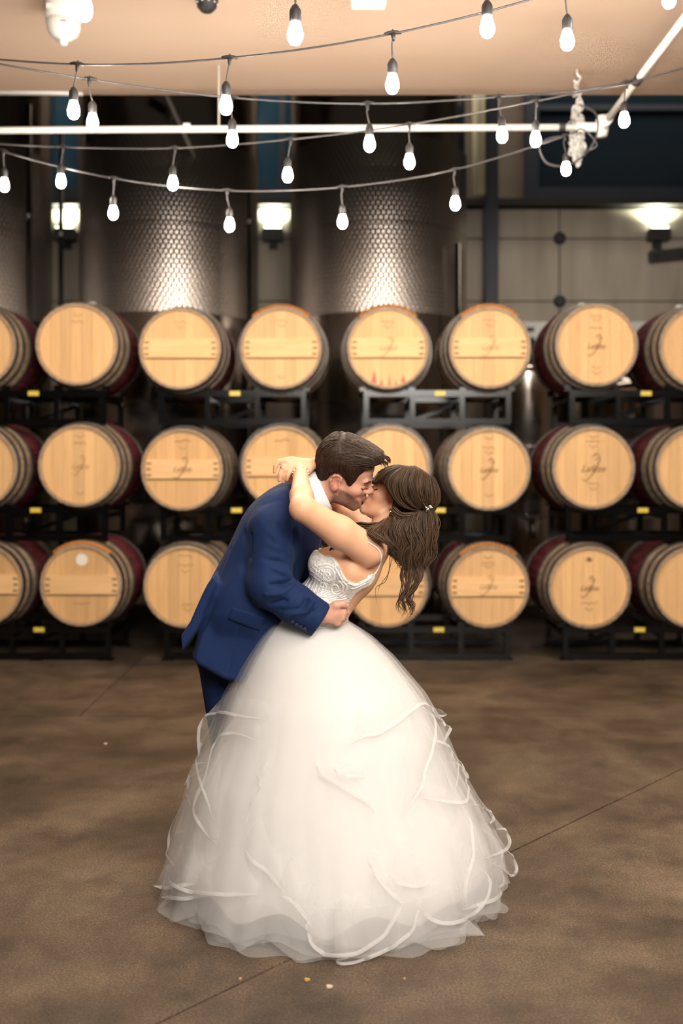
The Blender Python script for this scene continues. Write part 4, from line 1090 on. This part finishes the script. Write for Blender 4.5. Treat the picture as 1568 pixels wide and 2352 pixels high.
# legs
for hp_, kn_, an, to in ((P(690,1520,3.43),P(740,1760,3.40),P(735,2010,3.44),P(690,2045,3.40)), (P(700,1520,3.57),P(760,1760,3.56),P(765,1985,3.58),P(720,2010,3.55))):
    f.cone(hp_, kn_, .085, .052, .02); f.cone(kn_, an, .052, .032, .02); f.cone(an, to, .032, .025, .02)
torsoB = None
add_head(f, BM, .93, True)
bodyD = f.D.copy(); bl, bh, bn = f.lo.copy(), f.h, f.n.copy()
V, Q = f.nets(2)
loc = face_local(V, BM); lx_, ly_, lz_ = loc[:,0], loc[:,1], loc[:,2]
inh = (np.abs(loc).max(axis=1) < .15)
skinB = np.tile(np.array((.76,.42,.255), np.float32), (len(V),1))
lips = (((lx_-.098)/.0115)**2 + (ly_/.022)**2 + ((lz_+.046)/.0125)**2 < 1) & inh
skinB[lips] = (.60,.23,.17)
bl_ = np.exp(-(((lx_-.07)/.03)**2+((np.abs(ly_)-.045)/.025)**2+((lz_+.02)/.022)**2))*inh*.35
skinB = skinB*(1-bl_[:,None]) + np.array((.66,.28,.19))*bl_[:,None]
sh_ = np.exp(-(((lx_-.088)/.02)**2+((np.abs(ly_)-.034)/.016)**2+((lz_-.014)/.007)**2))*inh*.5
skinB = skinB*(1-sh_[:,None]) + np.array((.22,.12,.085))*sh_[:,None]
o = under(qmesh('body', V, Q, m_skin, None, skinB), bride); o['label'] = 'tanned face, arms around his neck and bare back'
SB = Surf(V, Q)
mb = MB()
for s in (-1, 1):
    c = facecurve(SB, BM, [(.076,s*.047,.007),(.085,s*.041,.001),(.091,s*.032,-.002),(.089,s*.021,.002)], 0, .001)
    mb.tube(c, [.0009+.0011*(i/len(c)) for i in range(len(c))][::-1], 5)
    for i in range(0, len(c)-2):
        fwd = BM.to_3x3() @ Vector((.005, s*.003*(1-i/len(c)*1.5), -.006)); mb.tube([c[i], c[i]+fwd*.5+Vector((0,0,.0006)), c[i]+fwd], [.0008,.0006,.0002], 4)
under(mb.build('eyelashes', m_lash, None, True), bride)
mb = MB()
for s in (-1, 1):
    c = facecurve(SB, BM, [(.078,s*.050,.030),(.090,s*.040,.036),(.097,s*.028,.036),(.100,s*.015,.031)], 0, .0008); mb.tube(c, .0020, 5, flat=.5)
under(mb.build('eyebrows', m_lash, None, True), bride)

# hair cap
fh = Fld((P(820,0,3.5).x, 3.38, P(0,1225,3.5).z), (P(1040,0,3.5).x, 3.80, P(0,1050,3.5).z), .004)
fh.D[:] = .2; add_head(fh, BM, .93, True)
BR = np.array(BM.to_3x3())/.93; BT = lambda x, y, z: npv(BM @ Vector((x,y,z)))
fh.ell(BT(-.045,0,.072), (.082,.078,.072), BR, .02); fh.ell(BT(.02,0,.085), (.075,.070,.055), BR, .02); fh.ell(BT(-.085,0,.02), (.045,.065,.06), BR, .02)
cap = [(854,1112),(858,1101),(867,1089),(880,1079),(896,1072),(914,1069),(936,1073),(955,1071),(978,1080),(997,1095),(1010,1114),(1017,1136),(1014,1156),(1004,1174),(990,1186),(960,1200),(930,1205),(905,1200),(888,1192),(895,1176),(902,1160),(903,1146),(898,1132),(891,1121),(884,1112),(876,1106),(866,1107)]
sd = fh.poly2(cap, 3.53); fh.D = np.maximum(fh.D - .016, sd[:,None,:]*.8).astype(np.float32)
Vh, Qh = fh.nets(3); SC = Surf(Vh, Qh); rnd = random.Random(11)
Bk = lock_builder()
put(Bk, Vh, Qh, np.tile((.042,.023,.0125), (len(Vh),1)))
clip = P(981,1168,3.475)
Bi = BM.inverted(); B3 = BM.to_3x3()
def flowB(p, t):
    to = (clip - p); return to.normalized() + Vector((0,0,-.35)) + Vector((.25,0,0))*(1 if p.x < P(930,0,3.5).x else 0)
colB = lambda r: brown(r, (.036,.020,.0115), (.145,.082,.045), 1.5)
cand = [Vector(tuple(map(float, Vh[i]))) for i in range(len(Vh)) if Vh[i][1] < 3.60 and (P(0,1150,3.5).z < Vh[i][2])]
rnd.shuffle(cand)
comb_strands(Bk, SC, cand[:900], flowB, 13, .0078, .003, .0017, colB, rnd)
def bundle(guides, n, spread, r, wave=0.0, wl=6.0, steps=5, cols=colB, seedshift=0, yb=0.0):
    """n locks between/around guide polylines given as (px,py,d) lists"""
    for k in range(n):
        g = guides[rnd.randrange(len(guides))]; g2 = guides[rnd.randrange(len(guides))]; t = rnd.random()*.6
        ox, oy, oz = rnd.gauss(0, spread), rnd.gauss(0, spread*1.0)+yb, rnd.gauss(0, spread*.5); ph = rnd.uniform(0, 6.28); m = min(len(g), len(g2))
        pts = [P(*g[i]).lerp(P(*g2[i]), t) + Vector((ox, oy, oz))*(.3+.7*math.sin(math.pi*min(.9, .15+i/m))) for i in range(m)]
        pts = smooth_path([tuple(p) for p in pts], steps); L_ = len(pts); end = rnd.uniform(.78, 1.0); pts = pts[:max(5, int(L_*end))]
        if wave:
            u = np.arange(len(pts))/L_; a = wave*u; pts = pts + np.stack([np.sin(ph+u*wl*6.28)*a, np.cos(ph+u*wl*6.28)*a*.7, 0*u], 1)
        tt = min(1, max(0, .38+.34*math.sin(ox*520+oz*400+len(g)*1.7+g[1][0]*.09)+rnd.gauss(0,.13)))
        lock(Bk, pts, r*rnd.uniform(.6,1.2), r*.5, tuple(a_+(b_-a_)*tt for a_, b_ in zip((.036,.020,.0115), (.150,.085,.046))))
# fringe sweeping over the brow to the temple
bundle([[(912,1071,3.49),(890,1077,3.475),(872,1090,3.475),(858,1108,3.485)], [(920,1072,3.475),(898,1082,3.46),(882,1095,3.462),(872,1107,3.475)], [(925,1075,3.465),(905,1090,3.45),(893,1105,3.452),(886,1114,3.465)]], 180, .0042, .0013)
bundle([[(925,1074,3.465),(902,1092,3.445),(893,1112,3.445),(900,1135,3.45),(914,1156,3.455),(935,1172,3.455)], [(930,1075,3.46),(912,1095,3.44),(905,1120,3.44),(915,1148,3.447),(940,1168,3.45),(970,1172,3.46)]], 220, .0058, .0015)
# pulled back to the clip
bundle([[(940,1078,3.45),(928,1110,3.435),(935,1145,3.44),(955,1163,3.45),(980,1168,3.465)], [(965,1080,3.46),(960,1115,3.44),(965,1145,3.445),(975,1160,3.455),(984,1167,3.465)], [(990,1095,3.48),(998,1125,3.465),(997,1150,3.465),(990,1164,3.47),(984,1168,3.468)]], 300, .0085, .0015)
bundle([[(903,1165,3.455),(920,1180,3.447),(945,1180,3.45),(975,1172,3.462)], [(898,1180,3.46),(922,1190,3.45),(950,1186,3.45),(978,1172,3.462)]], 70, .005, .0019)
# falling waves
fall = [[(985,1172,3.47),(992,1200,3.46),(982,1235,3.46),(985,1268,3.47),(972,1295,3.47),(965,1320,3.48)],
        [(965,1178,3.46),(958,1210,3.45),(968,1245,3.45),(955,1278,3.46),(962,1310,3.47),(948,1345,3.48)],
        [(940,1185,3.455),(925,1215,3.44),(938,1250,3.44),(925,1280,3.45),(935,1310,3.46),(922,1335,3.47)],
        [(915,1190,3.455),(900,1215,3.44),(905,1240,3.435),(892,1258,3.44),(905,1275,3.45),(900,1290,3.46)]]
bundle(fall[:3], 640, .0115, .0020, .010, 2.0)
bundle(fall[2:], 240, .008, .0018, .008, 2.2)
bundle([[(960,1180,3.52),(950,1215,3.53),(950,1250,3.53),(945,1285,3.53)], [(985,1180,3.52),(988,1215,3.53),(980,1250,3.53),(970,1290,3.53)], [(925,1185,3.52),(915,1215,3.53),(918,1245,3.53),(915,1265,3.53)]], 220, .013, .0040)
# over the near shoulder, toward his chest
bundle([[(895,1188,3.45),(872,1210,3.37),(857,1224,3.30),(880,1241,3.272),(905,1260,3.30)], [(885,1195,3.45),(862,1210,3.37),(846,1220,3.31),(862,1236,3.275),(893,1252,3.285)], [(900,1190,3.45),(885,1218,3.36),(888,1238,3.30),(908,1256,3.32),(925,1278,3.40)]], 210, .0062, .0017)
bundle([[(880,1200,3.47),(850,1205,3.46),(820,1203,3.47),(802,1215,3.48),(798,1225,3.49)], [(875,1205,3.48),(845,1212,3.47),(820,1214,3.475),(806,1224,3.48),(815,1235,3.48)]], 90, .005, .0020)
# long loose curls
curl = [[(950,1300,3.46),(957,1330,3.45),(946,1352,3.46),(940,1380,3.46),(944,1405,3.46),(928,1438,3.46)], [(930,1285,3.455),(922,1320,3.45),(924,1350,3.45),(914,1385,3.455),(918,1410,3.455),(922,1425,3.455)], [(965,1290,3.46),(968,1320,3.455),(952,1350,3.455),(934,1370,3.46),(948,1390,3.46),(930,1412,3.46)]]
bundle(curl, 54, .0035, .0028, .009, 2.0, 7)
for pts in ([(893,1255,3.44),(895,1290,3.44),(890,1320,3.44),(872,1345,3.45),(866,1370,3.45)], [(902,1270,3.45),(896,1300,3.45),(885,1335,3.45),(862,1352,3.46),(868,1395,3.46)], [(905,1280,3.45),(912,1295,3.45),(920,1290,3.45),(915,1305,3.45)], [(852,1250,3.40),(842,1258,3.385),(847,1268,3.38),(856,1262,3.385),(850,1250,3.39)]):
    lock(Bk, smooth_path([tuple(P(*q)) for q in pts], 7), .0013, .0008, (.04,.02,.011), 4)
bundle([[(776,1240,3.40),(760,1262,3.395),(748,1280,3.39)], [(790,1235,3.40),(772,1262,3.395),(757,1277,3.39)]], 16, .003, .0028)
o = hair_mesh(Bk, 'hair', bride); o['label'] = 'long wavy brown hair with lighter streaks'
# jewellery
cl = under(MB().tube([P(974,1171,3.448), P(984,1166,3.445), P(991,1163,3.45)], .0016, 6).build('hair_clip', m_silver), bride)
for (x, y, a) in ((979,1166,40),(986,1163,-30),(984,1171,80),(990,1166,10),(980,1172,120)):
    M = Matrix.Translation(P(x,y,3.442)) @ Matrix.Rotation(math.radians(a), 4, 'Y') @ Matrix.Diagonal((1.9,.5,.75,1))
    lf = MB().lathe([(.0008,-.0042),(.0034,-.002),(.0042,0),(.0034,.002),(.0008,.0042)], 10, M).build('silver_leaf', m_silver, cl, True)
under(MB().lathe([(.0006,-.0045),(.003,-.002),(.0034,0),(.002,.003),(.0006,.005)], 10, Matrix.Translation(P(897,1175,3.447))).build('earring', m_silver, None, True), bride)
fa = (wrN-m2_).normalized(); xq = fa.orthogonal().normalized(); yq = fa.cross(xq); bc = wrN - fa*.004
br = under(MB().tube([bc + xq*math.cos(a)*.0265 + yq*math.sin(a)*.0265 for a in [k*2*math.pi/24 for k in range(25)]], .0012, 5).build('bracelet', m_silver), bride)
for k in range(15):
    a = k*2*math.pi/15; c = bc + xq*math.cos(a)*.0272 + yq*math.sin(a)*.0272
    q = MB().lathe([(.0006,-.0036),(.0027,-.0022),(.0036,0),(.0027,.0022),(.0006,.0036)], 8, Matrix.Translation(c)).build('bead', m_pearl if k % 2 else m_silver, br, True)
p0, p1 = P(650,1071,3.447), P(643,1088,3.445); fd = (p1-p0).normalized(); rx = fd.orthogonal().normalized(); ry = fd.cross(rx); rc = p0.lerp(p1, .25)
under(MB().tube([rc + rx*math.cos(a)*.0094 + ry*math.sin(a)*.0094 for a in [k*2*math.pi/16 for k in range(17)]], .0017, 6).build('wedding_ring', m_silver, None, True), bride)

# bodice: the torso a few millimetres out, cut along neckline and back
fb = Fld(bl, bl + bh*(bn-1), bh); fb.D[:] = .2
fb.cone(P(700,1460,3.5), P(735,1400,3.5), .098, .092, .03, Yd, 1.3); fb.cone(P(735,1400,3.5), P(805,1303,3.5), .092, .100, .03, Yd, 1.32); fb.cone(P(805,1303,3.5), P(846,1262,3.51), .100, .070, .03, Yd, 1.75)
for d in (3.425, 3.575): fb.ell(P(752,1298,d), (.063,.066,.063), None, .03)
neck = [(640,1440),(650,1340),(690,1290),(722,1262),(748,1277),(764,1277),(773,1283),(780,1296),(786,1312),(796,1327),(806,1332),(819,1337),(826,1330),(833,1331),(840,1325),(854,1318),(862,1324),(856,1338),(843,1347),(832,1350),(821,1357),(815,1365),(809,1374),(801,1386),(800,1440)]
sd = fb.poly2(neck, 3.40)
fb.D = np.maximum(fb.D - .0055, sd[:,None,:]).astype(np.float32)
Vb, Qb = fb.nets(1); bd = under(qmesh('bodice', Vb, Qb, m_lace), bride); bd['label'] = 'ivory lace bodice with scrolling motifs'
SL = Surf(Vb, Qb)
def on_bodice(pts, r, name, off=.0015, n=6, m=None):
    m = m or m_scroll
    out = []
    for p in catmull([Vector((x, y, 0)) for x, y in pts], n):
        h = SL.hit(p.x, p.y, off)
        if h and (not out or (h[0]-out[-1]).length < .03): out.append(h[0])
    if len(out) > 3:
        o = MB().tube(out, r, 6, flat=.8).build(name, m, bd, True)
def spiral(cx, cy, r0, turns, a0, sgn=1):
    return [(cx + r0*(1-i/22)**.8*math.cos(a0+sgn*i/22*turns*6.28), cy + r0*(1-i/22)**.8*math.sin(a0+sgn*i/22*turns*6.28)) for i in range(21)]
on_bodice(spiral(752,1322,19,1.5,-1.9), .0056, 'lace_scroll', -.0024); on_bodice(spiral(771,1352,18,1.5,-1.2), .0056, 'lace_scroll', -.0024); on_bodice(spiral(740,1346,9,1.2,.5,-1), .0046, 'lace_scroll', -.0018)
on_bodice([(730,1300),(750,1296),(768,1304),(778,1320),(786,1334)], .0054, 'lace_scroll', -.0024); on_bodice([(786,1336),(796,1346),(792,1362),(780,1372)], .0054, 'lace_scroll', -.0024)
on_bodice([(757,1282),(766,1288),(770,1298),(764,1306)], .0046, 'lace_scroll', -.0018); on_bodice([(800,1340),(815,1345),(830,1340),(850,1328)], .0054, 'lace_scroll', -.0024); on_bodice([(806,1352),(818,1350),(838,1340)], .0046, 'lace_scroll', -.0018)
on_bodice([(748,1279),(765,1279),(774,1285),(781,1299),(788,1316),(798,1330),(819,1338)], .0028, 'neckline_trim'); on_bodice([(819,1337),(826,1332),(834,1333),(842,1327),(855,1321)], .0034, 'neckline_trim')
for i in range(8): on_bodice([(688+i*8,1352+i*3),(700+i*7,1334+i*1.5),(716+i*6,1312-i*1)], .0026, 'lace_lattice', -.0008, 4)
for i in range(7): on_bodice([(690+i*5,1332-i*6),(712+i*5,1344-i*5),(738+i*4,1360-i*4)], .0026, 'lace_lattice', -.0008, 4)
for i in range(5): on_bodice([(722+i*4,1366-i*3),(748+i*3,1372-i*3),(778,1378-i*5),(796-i*2,1374-i*5)], .0028, 'lace_lattice', -.0008, 4)
# shoulder strap
sp = []
for x, y in [(q.x, q.y) for q in catmull([Vector((857,1321,0)),Vector((866,1308,0)),Vector((872,1292,0)),Vector((874,1276,0)),Vector((869,1264,0)),Vector((862,1257,0)),Vector((852,1250,0)),Vector((844,1246,0))], 5)]:
    h = SB.hit(x, y, .002)
    if h: sp.append(h[0])
o = MB().tube(sp, .0028, 6, flat=.5).build('shoulder_strap', m_satin, bd, True)

# ---------------------------------------------------------------- the skirt
_y = np.array([1405,1417,1460,1507,1596,1680,1770,1877,1939,2030]); _z = CH + (HY-_y)/F*3.5
_L = np.array([640,609,580,553,508,474,432,402,382,360]); _R = np.array([775,787,855,908,985,1030,1068,1130,1158,1172])
_xc = ((_L+_R)/2-CX)/F*3.5; _r = (_R-_L)/2/F*3.5
def sk(z): return float(np.interp(z, _z[::-1], _xc[::-1])), float(np.interp(z, _z[::-1], _r[::-1]))
YC = 3.50
def skirt_layer(name, ztop, zbot, fac, amp, ns, seed, m, rows=46, cols=260, hem=.0, flare=0.0):
    r = np.random.RandomState(seed); ph = r.uniform(0, 6.28, 5); th = np.linspace(0, 2*np.pi, cols, endpoint=False)
    rip = .42*np.sin(ns[0]*th+ph[0]) + .33*np.sin(ns[1]*th+ph[1]) + .25*np.sin(ns[2]*th+ph[2]); hemw = np.sin(ns[1]*.5//1*th+ph[3])*.6 + np.sin(ns[0]*th+ph[4])*.4
    Vv = []
    for i in range(rows+1):
        u = i/rows; u2 = u**.85
        z = ztop + (zbot-ztop)*u2 + hem*hemw*u**6; xc = np.interp(z, _z[::-1], _xc[::-1]); rr = np.interp(z, _z[::-1], _r[::-1])
        a = amp*(u**1.2)
        R = rr*fac + a*rip + flare*u**8*(1+.6*rip)
        Vv.append(np.stack([xc + R*np.cos(th), YC + R*.97*np.sin(th), np.maximum(z, .006+.004*rip)], 1))
    Vv = np.concatenate(Vv); k = np.arange(cols); Qq = np.concatenate([np.stack([i*cols+k, (i+1)*cols+k, (i+1)*cols+(k+1) % cols, i*cols+(k+1) % cols], 1) for i in range(rows)])
    return under(qmesh(name, Vv.astype(np.float32), Qq, m), bride)
under_o = skirt_layer('underskirt', .945, .075, .86, .012, (13,21,34), 1, m_satin, hem=.03); under_o['label'] = 'opaque ivory lining of the skirt'
skirt_layer('tulle_layer', .950, .018, .895, .016, (17,29,43), 2, m_tulle3, hem=.02)
outer = skirt_layer('tulle_layer', .950, .02, .945, .020, (15,23,37), 3, m_tulle, hem=.035, flare=.01)
skirt_layer('tulle_layer', .955, .06, .985, .016, (11,19,31), 4, m_tulle2, hem=.05)
skirt_layer('tulle_layer', .14, .006, .905, .022, (11,17,23), 9, m_tulle, rows=14, hem=.04, flare=.035)
# flounces: gathered tulle strips whose free edges carry a pale ribbon
def flounce(seed, z_e, drop, az, m1, n, ath, ar, th0=0.0, th1=2*math.pi, out=.03, rw=.017, slope=0.0):
    r = np.random.RandomState(seed); p1, p2, p3 = r.uniform(0, 6.28, 3); cols = int(520*(th1-th0)/6.283); rows = 10
    th = np.linspace(th0, th1, cols); w = np.sin(np.pi*(np.arange(cols)/(cols-1)))**.35 if th1-th0 < 6.2 else np.ones(cols)
    ze = z_e + az*np.sin(m1*th+p1) + .35*az*np.sin((2*m1+1)*th+p2) + slope*np.sin(th+p3)
    te = th + ath*np.sin(n*th+p3) + .3*ath*np.sin((n*2+1)*th+p1); ro = ar*np.cos(n*th+p3) + .5*ar*np.sin((n+3)*th+p2)
    Vv = []; E = []
    for i in range(rows+1):
        u = i/rows; z = ze + drop*(1-u); t = th + (te-th)*u**1.4; z = np.maximum(z, .008+.006*u*np.sin(n*th+p2)**2)
        xc = np.interp(z, _z[::-1], _xc[::-1]); rr = np.interp(z, _z[::-1], _r[::-1])
        R = rr*(.97+.015*u) + (ro+out)*w*u**1.5
        # where the strip would sink through the floor it spreads out along it
        deficit = np.maximum(0, .012-(ze + drop*(1-u))); R = R + deficit*.8
        Vv.append(np.stack([xc+R*np.cos(t), YC+R*.97*np.sin(t), z], 1))
    A = np.concatenate(Vv); k = np.arange(cols-1); Qq = np.concatenate([np.stack([i*cols+k, (i+1)*cols+k, (i+1)*cols+k+1, i*cols+k+1], 1) for i in range(rows)])
    o = under(qmesh('flounce', A.astype(np.float32), Qq, m_tulle2), bride)
    e1 = Vv[-1]; dirn = Vv[-1]-Vv[-2]; dirn = dirn/np.maximum(np.linalg.norm(dirn, axis=1, keepdims=True), 1e-6)
    rb = [e1-dirn*rw*(1-j/3) for j in range(4)]; B_ = np.concatenate(rb); B_[:,2] = np.maximum(B_[:,2], .006)
    nn_ = vnormals(B_.astype(np.float32), np.concatenate([np.stack([i*cols+k, (i+1)*cols+k, (i+1)*cols+k+1, i*cols+k+1], 1) for i in range(3)]))
    Q2 = np.concatenate([np.stack([i*cols+k, (i+1)*cols+k, (i+1)*cols+k+1, i*cols+k+1], 1) for i in range(3)])
    rbo = qmesh('ribbon_edge', (B_+nn_*.0012).astype(np.float32), Q2, m_ribbon, o); rbo.matrix_parent_inverse = Matrix.Identity(4)
    return o
for q in ((21, .50, .16, .065, 3, 7, .16, .016), (22, .33, .18, .070, 4, 8, .15, .018), (24, .16, .16, .050, 4, 8, .15, .020), (25, .03, .14, .045, 5, 9, .14, .024)):
    flounce(*q, th0=.10, th1=math.pi-.10, out=.015)           # the side turned away
# the ruffles on the near side: each a hanging tulle panel with a ribbon along its free edge
om = outer.data; oV = np.zeros(len(om.vertices)*3, np.float32); om.vertices.foreach_get('co', oV); oV = oV.reshape(-1,3)
oQ = np.zeros(len(om.loops), np.int32); om.loops.foreach_get('vertex_index', oQ); SS = Surf(oV, oQ.reshape(-1,4))
def skirt_pt(x, y, off):
    dfl = F*CH/max(1.0, (y-HY)); h = SS.hit(x, y, off)
    if h is not None and h[0].z > .01 and h[0].y < dfl: return h[0]
    xx = x
    for k in range(90):                                          # beyond the outline: stand at the depth of the nearest outline point
        xx += (1 if xx < 760 else -1)*2; h = SS.hit(xx, y, 0)
        if h is not None and h[0].z > .01: return P(x, y, min(h[0].y, dfl*.998))
    return P(x, y, dfl*.998)
def ruffle(px, length, off=.022, rw=.0115, lift=.5, seed=0):
    pts = catmull([Vector((x, y, 0)) for x, y in px], 7); n = len(pts); rn = random.Random(seed)
    tp = [min(1, .12+4*min(i, n-1-i)/n) for i in range(n)]
    E = [skirt_pt(p.x, p.y, off*tp[i]) for i, p in enumerate(pts)]
    for _ in range(2): E = [E[i] if i in (0, n-1) else (E[i-1]+E[i]*2+E[i+1])/4 for i in range(n)]
    A = []
    for i, p in enumerate(pts):
        c = Vector((720, 1380, 0)); d = (c-p).normalized(); q = p + d*length*(.25+.75*tp[i])*(1+.25*math.sin(i*.35+seed)); A.append(skirt_pt(q.x, q.y, .004))
    rows_ = 7; Vv = []
    for j in range(rows_+1):
        u = j/rows_
        for i in range(n):
            v = A[i].lerp(E[i], u); v.y -= .020*math.sin(math.pi*u)*lift; v.z = max(v.z, .006); Vv.append(tuple(v))
    Qq = [(j*n+i, (j+1)*n+i, (j+1)*n+i+1, j*n+i+1) for j in range(rows_) for i in range(n-1)]
    o = under(qmesh('ruffle', np.array(Vv, np.float32), np.array(Qq), m_tulle2), bride)
    # ribbon
    Ea = np.array([tuple(e) for e in E], np.float32); T = np.gradient(Ea, axis=0); T /= np.linalg.norm(T, axis=1, keepdims=True)+1e-9
    toA = np.array([tuple(a) for a in A], np.float32)-Ea; toA -= T*(toA*T).sum(1)[:,None]; toA /= np.linalg.norm(toA, axis=1, keepdims=True)+1e-9
    for _ in range(4): toA[1:-1] = (toA[:-2]+2*toA[1:-1]+toA[2:])/4
    nr = np.cross(T, toA); nr *= np.where(nr[:,1] > 0, -1, 1)[:,None]
    tpa = np.minimum(1, np.array(tp)+.1)[:,None]; R_ = [Ea+toA*rw*tpa*(k/2)+nr*(.0015+.001*math.sin(math.pi*k/2)) for k in range(3)]; B_ = np.concatenate(R_).astype(np.float32); B_[:,2] = np.maximum(B_[:,2], .0065)
    k = np.arange(n-1); Q2 = np.concatenate([np.stack([i*n+k, (i+1)*n+k, (i+1)*n+k+1, i*n+k+1], 1) for i in range(2)])
    r = qmesh('ribbon_edge', B_, Q2, m_ribbon, o); r.matrix_parent_inverse = Matrix.Identity(4)
RUF = [([(615,1654),(564,1650),(525,1644),(491,1641),(469,1647),(455,1669),(452,1703),(458,1748),(469,1804),(483,1855),(494,1888)], 70, .02),
 ([(592,1703),(548,1689),(520,1692),(500,1709),(489,1742),(480,1782),(461,1821),(452,1860),(461,1894),(480,1922),(500,1940)], 70, .015),
 ([(475,1752),(455,1762),(441,1768),(430,1787),(430,1815),(440,1850)], 60, .015),
 ([(430,1830),(413,1860),(390,1905),(384,1939),(390,1972),(402,1989)], 80, .012),
 ([(352,2036),(372,2042),(396,2044),(424,2037),(450,2030)], 110, .012), ([(371,2062),(402,2068),(447,2065),(480,2060)], 90, .012),
 ([(388,2012),(402,2034),(435,2048),(486,2057),(548,2058),(590,2056)], 90, .02),
 ([(727,2079),(708,2113),(702,2146),(713,2177),(744,2192),(783,2197),(828,2188),(862,2163),(893,2130),(912,2101),(918,2079),(901,2062)], 110, .02),
 ([(800,2200),(776,2208),(774,2216),(789,2220),(817,2216),(845,2205),(879,2191),(907,2174),(935,2146),(952,2113),(963,2085),(963,2062)], 120, .015),
 ([(963,1624),(985,1647),(991,1681),(988,1714),(974,1765),(957,1821),(929,1866)], 60, .02),
 ([(806,1709),(834,1695),(862,1692),(896,1672),(935,1641),(963,1624),(985,1630),(1013,1647),(1027,1641)], 60, .02),
 ([(1000,1640),(1030,1668),(1037,1676),(1026,1695),(1010,1712)], 40, .01),
 ([(985,1700),(1008,1712),(1030,1725),(1044,1748),(1044,1793),(1041,1826)], 60, .015), ([(1040,1730),(1064,1759),(1072,1787),(1067,1826),(1061,1849),(1030,1849),(963,1832)], 60, .018),
 ([(1067,1849),(1075,1905),(1078,1961),(1070,2017),(1064,2062),(1075,2082)], 70, .02),
 ([(1086,1967),(1109,2006),(1117,2034),(1098,2085),(1064,2113),(1013,2124),(974,2101),(960,2080)], 90, .02),
 ([(1086,1849),(1110,1858),(1130,1868),(1137,1883),(1125,1892)], 60, .01), ([(1140,1905),(1162,1908),(1174,1930),(1168,1950),(1148,1961),(1114,1972)], 70, .01),
 ([(1130,1985),(1148,1995),(1165,2012),(1182,2012),(1190,1995),(1182,1972),(1165,1955)], 80, .01), ([(1150,2000),(1151,2020),(1146,2045),(1131,2068),(1092,2082),(1060,2090)], 90, .015),
 ([(727,1759),(733,1782),(761,1798),(806,1826),(845,1849),(859,1866)], 40, .006), ([(766,1765),(778,1784),(806,1788),(839,1787)], 30, .006),
 ([(845,1984),(862,2023),(901,2062),(918,2079)], 80, .015), ([(901,2029),(935,2040),(969,2037),(997,2023)], 80, .015),
 ([(590,1780),(600,1810),(580,1850),(565,1890)], 60, .012), ([(560,1950),(585,1985),(620,2010),(650,2050)], 80, .012), ([(640,2060),(672,2075),(700,2110),(715,2140)], 90, .012)]
for i, (px, ln, of) in enumerate(RUF): ruffle(px, ln, of, seed=i)
# pointed ends of the tulle lying on the floor
def floor_point(px, seed):
    pts = []
    for x, y in px: d = F*CH/(y-HY); pts.append(P(x, y, d))
    c = Vector((sk(.1)[0], YC, 0)); mb = MB(); rn = random.Random(seed); inner = []
    for p in pts:
        d = (c-p); d.z = 0; inner.append(p + d.normalized()*.22 + Vector((0,0,.10)))
    n = len(pts); mid = [(p*.55+q*.45)+Vector((0,0,.012)) for p, q in zip(pts, inner)]
    mb.add([p+Vector((0,0,.008)) for p in pts] + mid + inner, [(i, i+1, n+i+1, n+i) for i in range(n-1)] + [(n+i, n+i+1, 2*n+i+1, 2*n+i) for i in range(n-1)])
    o = mb.build('tulle_point', m_tulle, None, True); under(o, bride)
for i, q in enumerate(([(440,2065),(441,2101),(500,2128),(503,2110),(560,2132)], [(560,2110),(604,2180),(612,2150),(655,2178),(640,2140),(700,2150)], [(640,2120),(700,2170),(733,2188),(760,2150)], [(905,2150),(960,2172),(1036,2158),(1112,2155),(1095,2128),(1114,2096),(1085,2085)], [(960,2120),(1000,2140),(1060,2150),(1114,2155)], [(1080,2050),(1142,2055),(1150,2020),(1160,1990)], [(420,2040),(445,2085),(470,2100),(500,2105)])): floor_point(q, i)

# ------------------------------------------------------------------ specks on the floor
m_leaf = mat('dry_leaf', (.55,.30,.10), .7); m_leaf2 = mat('pale_paper_bit', (.65,.52,.40), .7)
for px, py, s, m, lab in ((755,2268,.012,m_leaf2,'pale torn fragment on the floor in front of the gown'), (705,2252,.010,m_leaf,'orange leaf crumb on the floor by the saw-cut joint'), (552,2250,.007,m_leaf,'tiny brown crumb beside the saw-cut joint'), (928,2250,.006,m_leaf,'tiny orange crumb on the bare floor near the front'), (242,1709,.014,m_leaf2,'pale scrap on the floor behind the groom')):
    d = F*CH/(py-HY); p = P(px, py, d); rn = random.Random(px)
    mb = MB(); pts = [(s*rn.uniform(.5,1)*math.cos(a), s*rn.uniform(.4,.8)*math.sin(a)) for a in [k*6.28/7 for k in range(7)]]
    mb.add([(x, y, .0) for x, y in pts] + [(x*.9, y*.9, .004+.25*abs(x)) for x, y in pts], [tuple(range(6,-1,-1)), tuple(range(7,14))] + [(k, (k+1) % 7, (k+1) % 7+7, k+7) for k in range(7)])
    o = mb.build('floor_crumb', m); o.location = (p.x, p.y, .0005); tag(o, lab, 'crumb', 'bits of litter on the floor')
